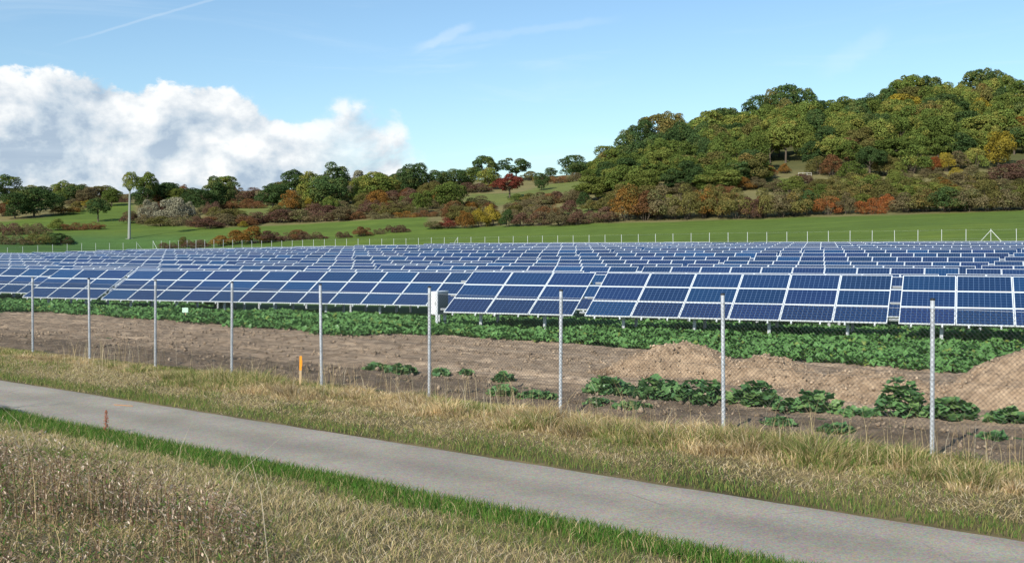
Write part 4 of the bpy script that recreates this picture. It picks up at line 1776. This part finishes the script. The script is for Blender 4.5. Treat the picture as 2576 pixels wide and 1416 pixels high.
leafy(1470, 1600, 955, 1000, 'left part of the long leaf clump below the pointed soil heap')
leafy(1590, 1720, 948, 1012, 'middle part of the long leaf clump below the pointed soil heap')
leafy(1700, 1830, 955, 1024, 'right part of the long leaf clump, ending at the second last post')
leafy(1835, 1965, 970, 1028, 'leaf clump just right of the second last fence post')
leafy(2010, 2122, 978, 1046, 'rounded leaf clump alone before the flat soil heap')
leafy(2215, 2345, 974, 1056, 'tallest leaf clump, just left of the last fence post')
leafy(2330, 2470, 1010, 1066, 'leaf clump just right of the last fence post')
leafy(2490, 2600, 1030, 1076, 'leaf clump cut off by the right picture edge', 1.0)
leafy(2120, 2215, 1036, 1056, 'low creeping leaves between the rounded and the tallest clump', .8, .16)
leafy(1955, 2045, 1012, 1042, 'small creeping leaves left of the rounded clump', .8, .14)
leafy(915, 975, 918, 938, 'left leaf tuft of the pair left of the sixth post', 1, .17)
leafy(970, 1045, 918, 946, 'right leaf tuft of the pair left of the sixth post', 1, .17)
leafy(1086, 1130, 932, 950, 'small leaf tuft just right of the sixth post', 1, .15)
leafy(1240, 1292, 942, 966, 'leaf tuft midway between sixth and seventh posts', 1, .16)
leafy(1228, 1300, 980, 1003, 'flat leaf tuft lower down between sixth and seventh posts', 1, .15)
leafy(1300, 1400, 996, 1012, 'sparse creeping leaves just left of the seventh post', .7, .13)
leafy(1470, 1545, 1012, 1030, 'creeping leaves just right of the seventh post', .7, .13)
leafy(1545, 1640, 1018, 1038, 'creeping leaves in front of the long leaf clump', .7, .13)
leafy(1925, 2005, 1058, 1080, 'flat leaf tuft in dark soil before the rounded clump', .9, .14)
leafy(2070, 2150, 1076, 1097, 'flat leaf tuft in dark soil before the tallest clump', .9, .14)
leafy(2475, 2535, 1096, 1118, 'lone leaf tuft in dark soil at the right edge', .9, .15)
leafy(1155, 1190, 936, 948, 'tiny leaf tuft on pale soil right of the sixth post', .9, .11)

# ------------------------------------------------------------------ crop under the panels (uncountable)


def crop():
    g = np.random.default_rng(11)
    vs, fs, cs = [], [], []
    N = 260000
    # sample in the seen wedge
    D = g.uniform(0, 1, N) ** 1.15 * 33 + 22
    s = g.uniform(-68, 8, N)
    x, y = sD(s, D)
    c = cof(x, y)
    u = x / y
    edge = crop_edge(x) + (fbm(x * .5, y * .5, 77) - .5) * 2.2
    ok = (c > edge) & (u > -.50) & (u < .50) & (y > 5)
    ok &= ~((D > 47) & (s > -40))
    ok &= g.uniform(0, 1, N) < np.clip((c - edge) * 1.2 + .35, 0, 1)
    x, y, D, c, edge = x[ok], y[ok], D[ok], c[ok], edge[ok]
    n = len(x)
    hgt = .16 + .34 * fbm(x * .8, y * .8, 5, 3) * sstep(c - edge, 0, 1.6) + g.uniform(0, .10, n)
    rowsn = fbm(x * 1.7, y * 1.7, 15, 3)
    lv, lf = leaf_mesh(2)
    keep = [0, 1, 3, 5, 7, 9, 11]
    lv = lv[keep]
    lf = np.array([(0, i, i % 6 + 1) for i in range(1, 7)])
    sz = g.uniform(.11, .23, n)
    az = g.uniform(0, 2 * np.pi, n)
    tx = g.normal(0, .35, n) + .12
    ty_ = g.normal(0, .35, n)
    ca_, sa_ = np.cos(az), np.sin(az)
    V = np.zeros((n, 7, 3))
    bx = (lv[None, :, 0] * ca_[:, None] - lv[None, :, 1] * sa_[:, None]) * sz[:, None]
    by = (lv[None, :, 0] * sa_[:, None] + lv[None, :, 1] * ca_[:, None]) * sz[:, None]
    bz = lv[None, :, 2] * sz[:, None] * 1.6
    V[..., 0] = bx + x[:, None]
    V[..., 1] = by * np.cos(tx)[:, None] + y[:, None]
    V[..., 2] = (ground(x, y) + hgt * g.uniform(.45, 1.0, n))[:, None] + bz + by * np.sin(tx)[:, None] + bx * np.sin(ty_)[:, None]
    F = (np.arange(n)[:, None, None] * 7 + lf[None]).reshape(-1, 3)
    base = np.array((.118, .245, .072))[None] + g.normal(0, 1, (n, 1)) * np.array((.014, .028, .011))[None]
    yel = (g.uniform(0, 1, n) < .05)[:, None]
    base = np.where(yel, np.array((.19, .25, .06)), base)
    base = np.clip(base * (.72 + .6 * rowsn[:, None]), .008, 1)
    me = np_mesh('crop_plants', V.reshape(-1, 3), [F], MATS['crop_leaves'], np.repeat(base, 7, 0))
    tag(link('crop_plants', me), 'green leafy crop covering the ground under the panels', 'crop', kind='stuff')


crop()


# ------------------------------------------------------------------ grasses (uncountable)
def blades(name, x, y, h, w, lean, col, label, mat='grass_blades', direction=None):
    g = np.random.default_rng(len(x))
    n = len(x)
    z = ground(x, y)
    az = g.uniform(0, 2 * np.pi, n)
    la = g.uniform(0, 2 * np.pi, n) if direction is None else direction
    wx, wy = np.cos(az) * w / 2, np.sin(az) * w / 2
    lx, ly = np.cos(la) * lean, np.sin(la) * lean
    V = np.zeros((n, 5, 3))
    V[:, 0] = np.stack([x - wx, y - wy, z - .02], 1)
    V[:, 1] = np.stack([x + wx, y + wy, z - .02], 1)
    mx, my, mz = x + lx * .35, y + ly * .35, z + h * .62
    V[:, 2] = np.stack([mx + wx * .8, my + wy * .8, mz], 1)
    V[:, 3] = np.stack([mx - wx * .8, my - wy * .8, mz], 1)
    V[:, 4] = np.stack([x + lx, y + ly, z + h], 1)
    i = np.arange(n)[:, None] * 5
    F4 = i + np.array([[0, 1, 2, 3]])
    F3 = i + np.array([[3, 2, 4]])
    c = np.repeat(col, 5, 0)
    me = np_mesh(name, V.reshape(-1, 3), [F4, F3], MATS[mat], c)
    o = link(name, me)
    tag(o, label, 'grass', kind='stuff')
    return o


def pick(n, pal_, wts, g, jitter=.2):
    k = g.choice(len(pal_), n, p=np.array(wts) / sum(wts))
    return np.array(pal_)[k] * (1 + g.normal(0, jitter, (n, 1))).clip(.4, 1.7)


STRAW, TAN, OLIVE_, GREEN_, BROWN_, PALE_ = (.60, .475, .26), (.50, .375, .20), (.28, .27, .092), (.13, .22, .05), (.31, .205, .115), (.70, .60, .42)


def in_view(x, y, m=.03):
    u = x / np.maximum(y, .1)
    return (y > 3.5) & (np.abs(u) < .457 + m)


def verge():
    g = np.random.default_rng(21)
    # tussocks of tall dry grass under the fence
    T = 1500
    ta = g.uniform(-33, 6, T)
    tall = sstep(ta, -23.5, -18.5)
    tc_ = 14.4 - g.uniform(0, 1, T) * (1.1 + .75 * tall) + (fbm(ta * .7, ta * 0, 60) - .5) * .7
    tx_, ty_ = ca(tc_, ta)
    m = in_view(tx_, ty_) & (g.uniform(0, 1, T) < .45 + .55 * tall)
    ta, tc_, tx_, ty_, tall = (q[m] for q in (ta, tc_, tx_, ty_, tall))
    T = len(ta)
    hump = np.clip(1.2 - np.abs(tc_ - 13.35) / 1.25, .3, 1)
    th = (.10 + .50 * np.clip(fbm(ta * 1.1, tc_ * 1.1, 64, 3) - .25, 0, 1) * 1.6 * g.uniform(.3, 1, T)) * hump * (.5 + .5 * tall)
    tr_ = g.uniform(.07, .32, T)
    per = 120
    gk = fbm(ta * .55, tc_ * .8, 63, 3) + g.normal(0, .07, T)
    i = np.repeat(np.arange(T), per)
    n = len(i)
    ang = g.uniform(0, 2 * np.pi, n)
    rr = np.sqrt(g.uniform(0, 1, n))
    x = tx_[i] + np.cos(ang) * rr * tr_[i]
    y = ty_[i] + np.sin(ang) * rr * tr_[i]
    h = th[i] * g.uniform(.35, 1.15, n) * (1.1 - .5 * rr)
    green = gk[i] > .55
    dry_c = pick(n, [STRAW, TAN, OLIVE_, BROWN_, PALE_], [30, 26, 6, 14, 9], g)
    gre_c = pick(n, [OLIVE_, GREEN_, STRAW, TAN], [9, 7, 4, 4], g)
    col = np.where(green[:, None], gre_c, dry_c) * (.70 + .75 * g.uniform(0, 1, T)[i])[:, None]
    lean = h * g.uniform(.25, 1.5, n)
    blades('tall_dry_grass', x, y, h, .006 + .004 * g.uniform(0, 1, n), lean, col,
           'tall dry tan grass growing under the near fence', direction=ang + g.normal(0, .8, n))
    # thin seed stalks standing clear
    N = 1700
    a = g.uniform(-26, 6, N)
    c = g.uniform(12.8, 14.7, N)
    x, y = ca(c, a)
    m = in_view(x, y) & (fbm(a * .8, c * .5, 66) > .45)
    a, c, x, y = (q[m] for q in (a, c, x, y))
    n = len(a)
    h = g.uniform(.3, .75, n)
    blades('seed_stalks', x, y, h, np.full(n, .0055), h * g.uniform(.1, .5, n), pick(n, [STRAW, PALE_, TAN], [4, 2, 3], g),
           'thin straw stalks standing above the fence grass')
    # mown straw between it and the road
    N = 135000
    a = g.uniform(-34, 6, N)
    c = g.uniform(10.68, 14.3, N)
    x, y = ca(c, a)
    m = in_view(x, y)
    a, c, x, y = (q[m] for q in (a, c, x, y))
    n = len(a)
    gp = fbm(a * .8, c * 1.2, 71, 3)
    gre = (1 - sstep(c, 10.95, 11.6)) * .8 + .45 * sstep(gp, .47, .66)
    isg = g.uniform(0, 1, n) < gre
    col = pick(n, [STRAW, TAN, PALE_, (.42, .40, .15)], [10, 5, 4, 6], g)
    col[isg] = pick(int(isg.sum()), [GREEN_, OLIVE_], [3, 3], g)
    h = np.where(isg, g.uniform(.03, .10, n), g.uniform(.012, .06, n))
    lean = np.where(isg, h * .6, g.uniform(.05, .2, n))
    blades('mown_verge', x, y, h, .006 + .003 * g.uniform(0, 1, n), lean, col, 'mown straw and short grass along the far road edge')


verge()


def nearside():
    g = np.random.default_rng(31)
    # green strip along the near road edge
    N = 75000
    a = g.uniform(-34, 8, N)
    c = 8.50 - np.abs(g.normal(0, .34, N)) * (.5 + 1.1 * fbm(a * .7, a * 0, 88))
    x, y = ca(c, a)
    m = in_view(x, y)
    a, c, x, y = (q[m] for q in (a, c, x, y))
    n = len(a)
    col = pick(n, [(.085, .195, .034), (.12, .23, .042), OLIVE_, STRAW], [10, 7, 3, 1.5], g)
    h = g.uniform(.04, .14, n)
    blades('green_verge', x, y, h, .006 + .003 * g.uniform(0, 1, n), h * g.uniform(.2, .8, n), col, 'short green grass strip along the near road edge')
    # mown straw on the bank
    N = 230000
    a = g.uniform(-30, 8, N)
    c = g.uniform(2.8, 8.2, N)
    x, y = ca(c, a)
    m = in_view(x, y) & (g.uniform(0, 1, N) < np.clip((8.35 - c) * .9, 0, 1))
    a, c, x, y = (q[m] for q in (a, c, x, y))
    n = len(a)
    gp = fbm(a * .9, c * 1.1, 81, 4)
    isg = g.uniform(0, 1, n) < (.10 + .6 * sstep(gp, .52, .70))
    col = pick(n, [STRAW, TAN, PALE_, (.42, .40, .15)], [10, 6, 4, 5], g)
    col[isg] = pick(int(isg.sum()), [GREEN_, OLIVE_], [3, 4], g)
    h = g.uniform(.015, .075, n) + .035 * isg
    blades('mown_bank', x, y, h, .004 + .003 * g.uniform(0, 1, n), g.uniform(.04, .17, n), col, 'mown straw with green patches on the near bank')
    # standing dry weeds with curled leaves, bottom left
    N = 26000
    a = g.uniform(-22, 6, N)
    c = g.uniform(1.0, 6.6, N)
    x, y = ca(c, a)
    lim = 5.5 + (fbm(a * .6, c * .3, 91) - .5) * 2.0 - 2.6 * sstep(x, -2.2, -.2)
    m = in_view(x, y, .1) & (g.uniform(0, 1, N) < np.clip((lim - c) * 1.4, 0, 1))
    clump = fbm(x * 1.4, y * 1.4, 93, 3)
    m &= g.uniform(0, 1, N) < np.clip(.05 + 2.4 * (clump - .3), .04, 1)
    a, c, x, y, clump, lim = (q[m] for q in (a, c, x, y, clump, lim))
    n = len(a)
    H = (.20 + .56 * clump * g.uniform(.5, 1.15, n)) * np.clip((lim - c) * .6 + .4, .35, 1) * np.clip(.35 + .2 * c, .5, 1) * (.75 + .25 * sstep(-x, 1.5, 4.0))
    blades('weed_stalks', x, y, H, np.full(n, .006), H * g.uniform(.05, .4, n), pick(n, [(.30, .20, .12), (.19, .115, .07), TAN], [4, 4, 2], g),
           'brown stalks of dry weeds on the near bank')
    # leaves on the stalks
    per = 18
    X = np.repeat(x, per) + g.normal(0, .05, n * per)
    Y = np.repeat(y, per) + g.normal(0, .05, n * per)
    HH = np.repeat(H, per)
    tt_ = g.uniform(.15, 1.05, n * per)
    zz = ground(X, Y) + HH * tt_
    nn = n * per
    az = g.uniform(0, 2 * np.pi, nn)
    L = g.uniform(.016, .048, nn)
    wd = g.uniform(.003, .007, nn)
    dx, dy = np.cos(az), np.sin(az)
    droop = g.uniform(-.7, .9, nn)
    V = np.zeros((nn, 4, 3))
    V[:, 0] = np.stack([X, Y, zz], 1)
    V[:, 1] = np.stack([X + dx * L * .5 - dy * wd, Y + dy * L * .5 + dx * wd, zz + L * .35 * droop], 1)
    V[:, 2] = np.stack([X + dx * L, Y + dy * L, zz + L * droop], 1)
    V[:, 3] = np.stack([X + dx * L * .5 + dy * wd, Y + dy * L * .5 - dx * wd, zz + L * .55 * droop], 1)
    col = pick(nn, [(.55, .42, .31), (.38, .26, .185), (.21, .13, .09), (.74, .63, .50), (.15, .18, .06)], [11, 9, 6, 5, .7], g, .25)
    gp = np.repeat(fbm(x * .8, y * .8, 97, 3), per)
    gm = (gp > .64) & (g.uniform(0, 1, nn) < .55)
    col[gm] = pick(int(gm.sum()), [GREEN_, (.07, .13, .035)], [1, 1], g)
    F = np.arange(nn * 4).reshape(nn, 4)
    me = np_mesh('dry_weeds', V.reshape(-1, 3), [F], MATS['grass_blades'], np.repeat(col, 4, 0))
    tag(link('dry_weeds', me), 'dense dry brown weeds in the bottom left corner', 'weeds', kind='stuff')
    # long stalks crossing it
    N = 260
    a = g.uniform(-22, 4, N)
    c = g.uniform(2.0, 6.6, N)
    x, y = ca(c, a)
    m = in_view(x, y, .05) & (x < -1.4) & (c < 6.0)
    x, y = x[m], y[m]
    n = len(x)
    h = g.uniform(.3, .75, n)
    blades('long_stalks', x, y, h, np.full(n, .006), h * g.uniform(.2, .9, n), pick(n, [STRAW, PALE_, TAN], [3, 2, 3], g), 'long pale stalks among the dry weeds')


nearside()

# dead brown weed heaped on the left flank of the pointed heap
g5 = np.random.default_rng(51)
bx0, by0 = hit(1595, 950)
n = 5200
t_ = g5.uniform(0, 1, n)
bx_ = bx0 - .75 + t_ * 1.75 + g5.normal(0, .12, n)
by_ = by0 + .35 + g5.normal(0, .25, n)
hb = (.12 + .42 * t_) * g5.uniform(.4, 1.1, n)
blades('dead_weeds', bx_, by_, hb, np.full(n, .007), hb * g5.uniform(.3, 1.2, n), pick(n, [BROWN_, (.22, .15, .08), (.12, .08, .045)], [3, 3, 2], g5),
       'dead brown weeds on the left flank of the pointed heap')

# red dock by the road
dxx, dyy = hit(264, 1094)
dk = empty('dock_plant', (dxx, dyy, gz(dxx, dyy)))
tag(dk, 'reddish brown dock seed head at the near road edge', 'plant')
mb = MB()
mb.tube([(0, 0, -.05), (.01, 0, .2), (.02, 0, .36)], [.006, .005, .002], 5)
link('stem', mb.mesh('stem', MATS['dock_red']), dk)
rd = random.Random(9)
mb = MB()
for i in range(150):
    z = rd.uniform(.07, .36)
    a = rd.uniform(0, 6.28)
    r_ = rd.uniform(.005, .055) * (1.15 - z / .42)
    c0 = Vector((math.cos(a) * r_ + .015, math.sin(a) * r_, z))
    s_ = rd.uniform(.006, .012)
    mb.add([c0 + Vector((-s_, 0, 0)), c0 + Vector((0, -s_, s_ * .4)), c0 + Vector((s_, 0, 0)), c0 + Vector((0, s_, s_)), c0 + Vector((0, 0, s_ * 1.7))],
           [(0, 1, 4), (1, 2, 4), (2, 3, 4), (3, 0, 4), (3, 2, 1, 0)])
link('seed_head', mb.mesh('seed_head', MATS['dock_red']), dk)
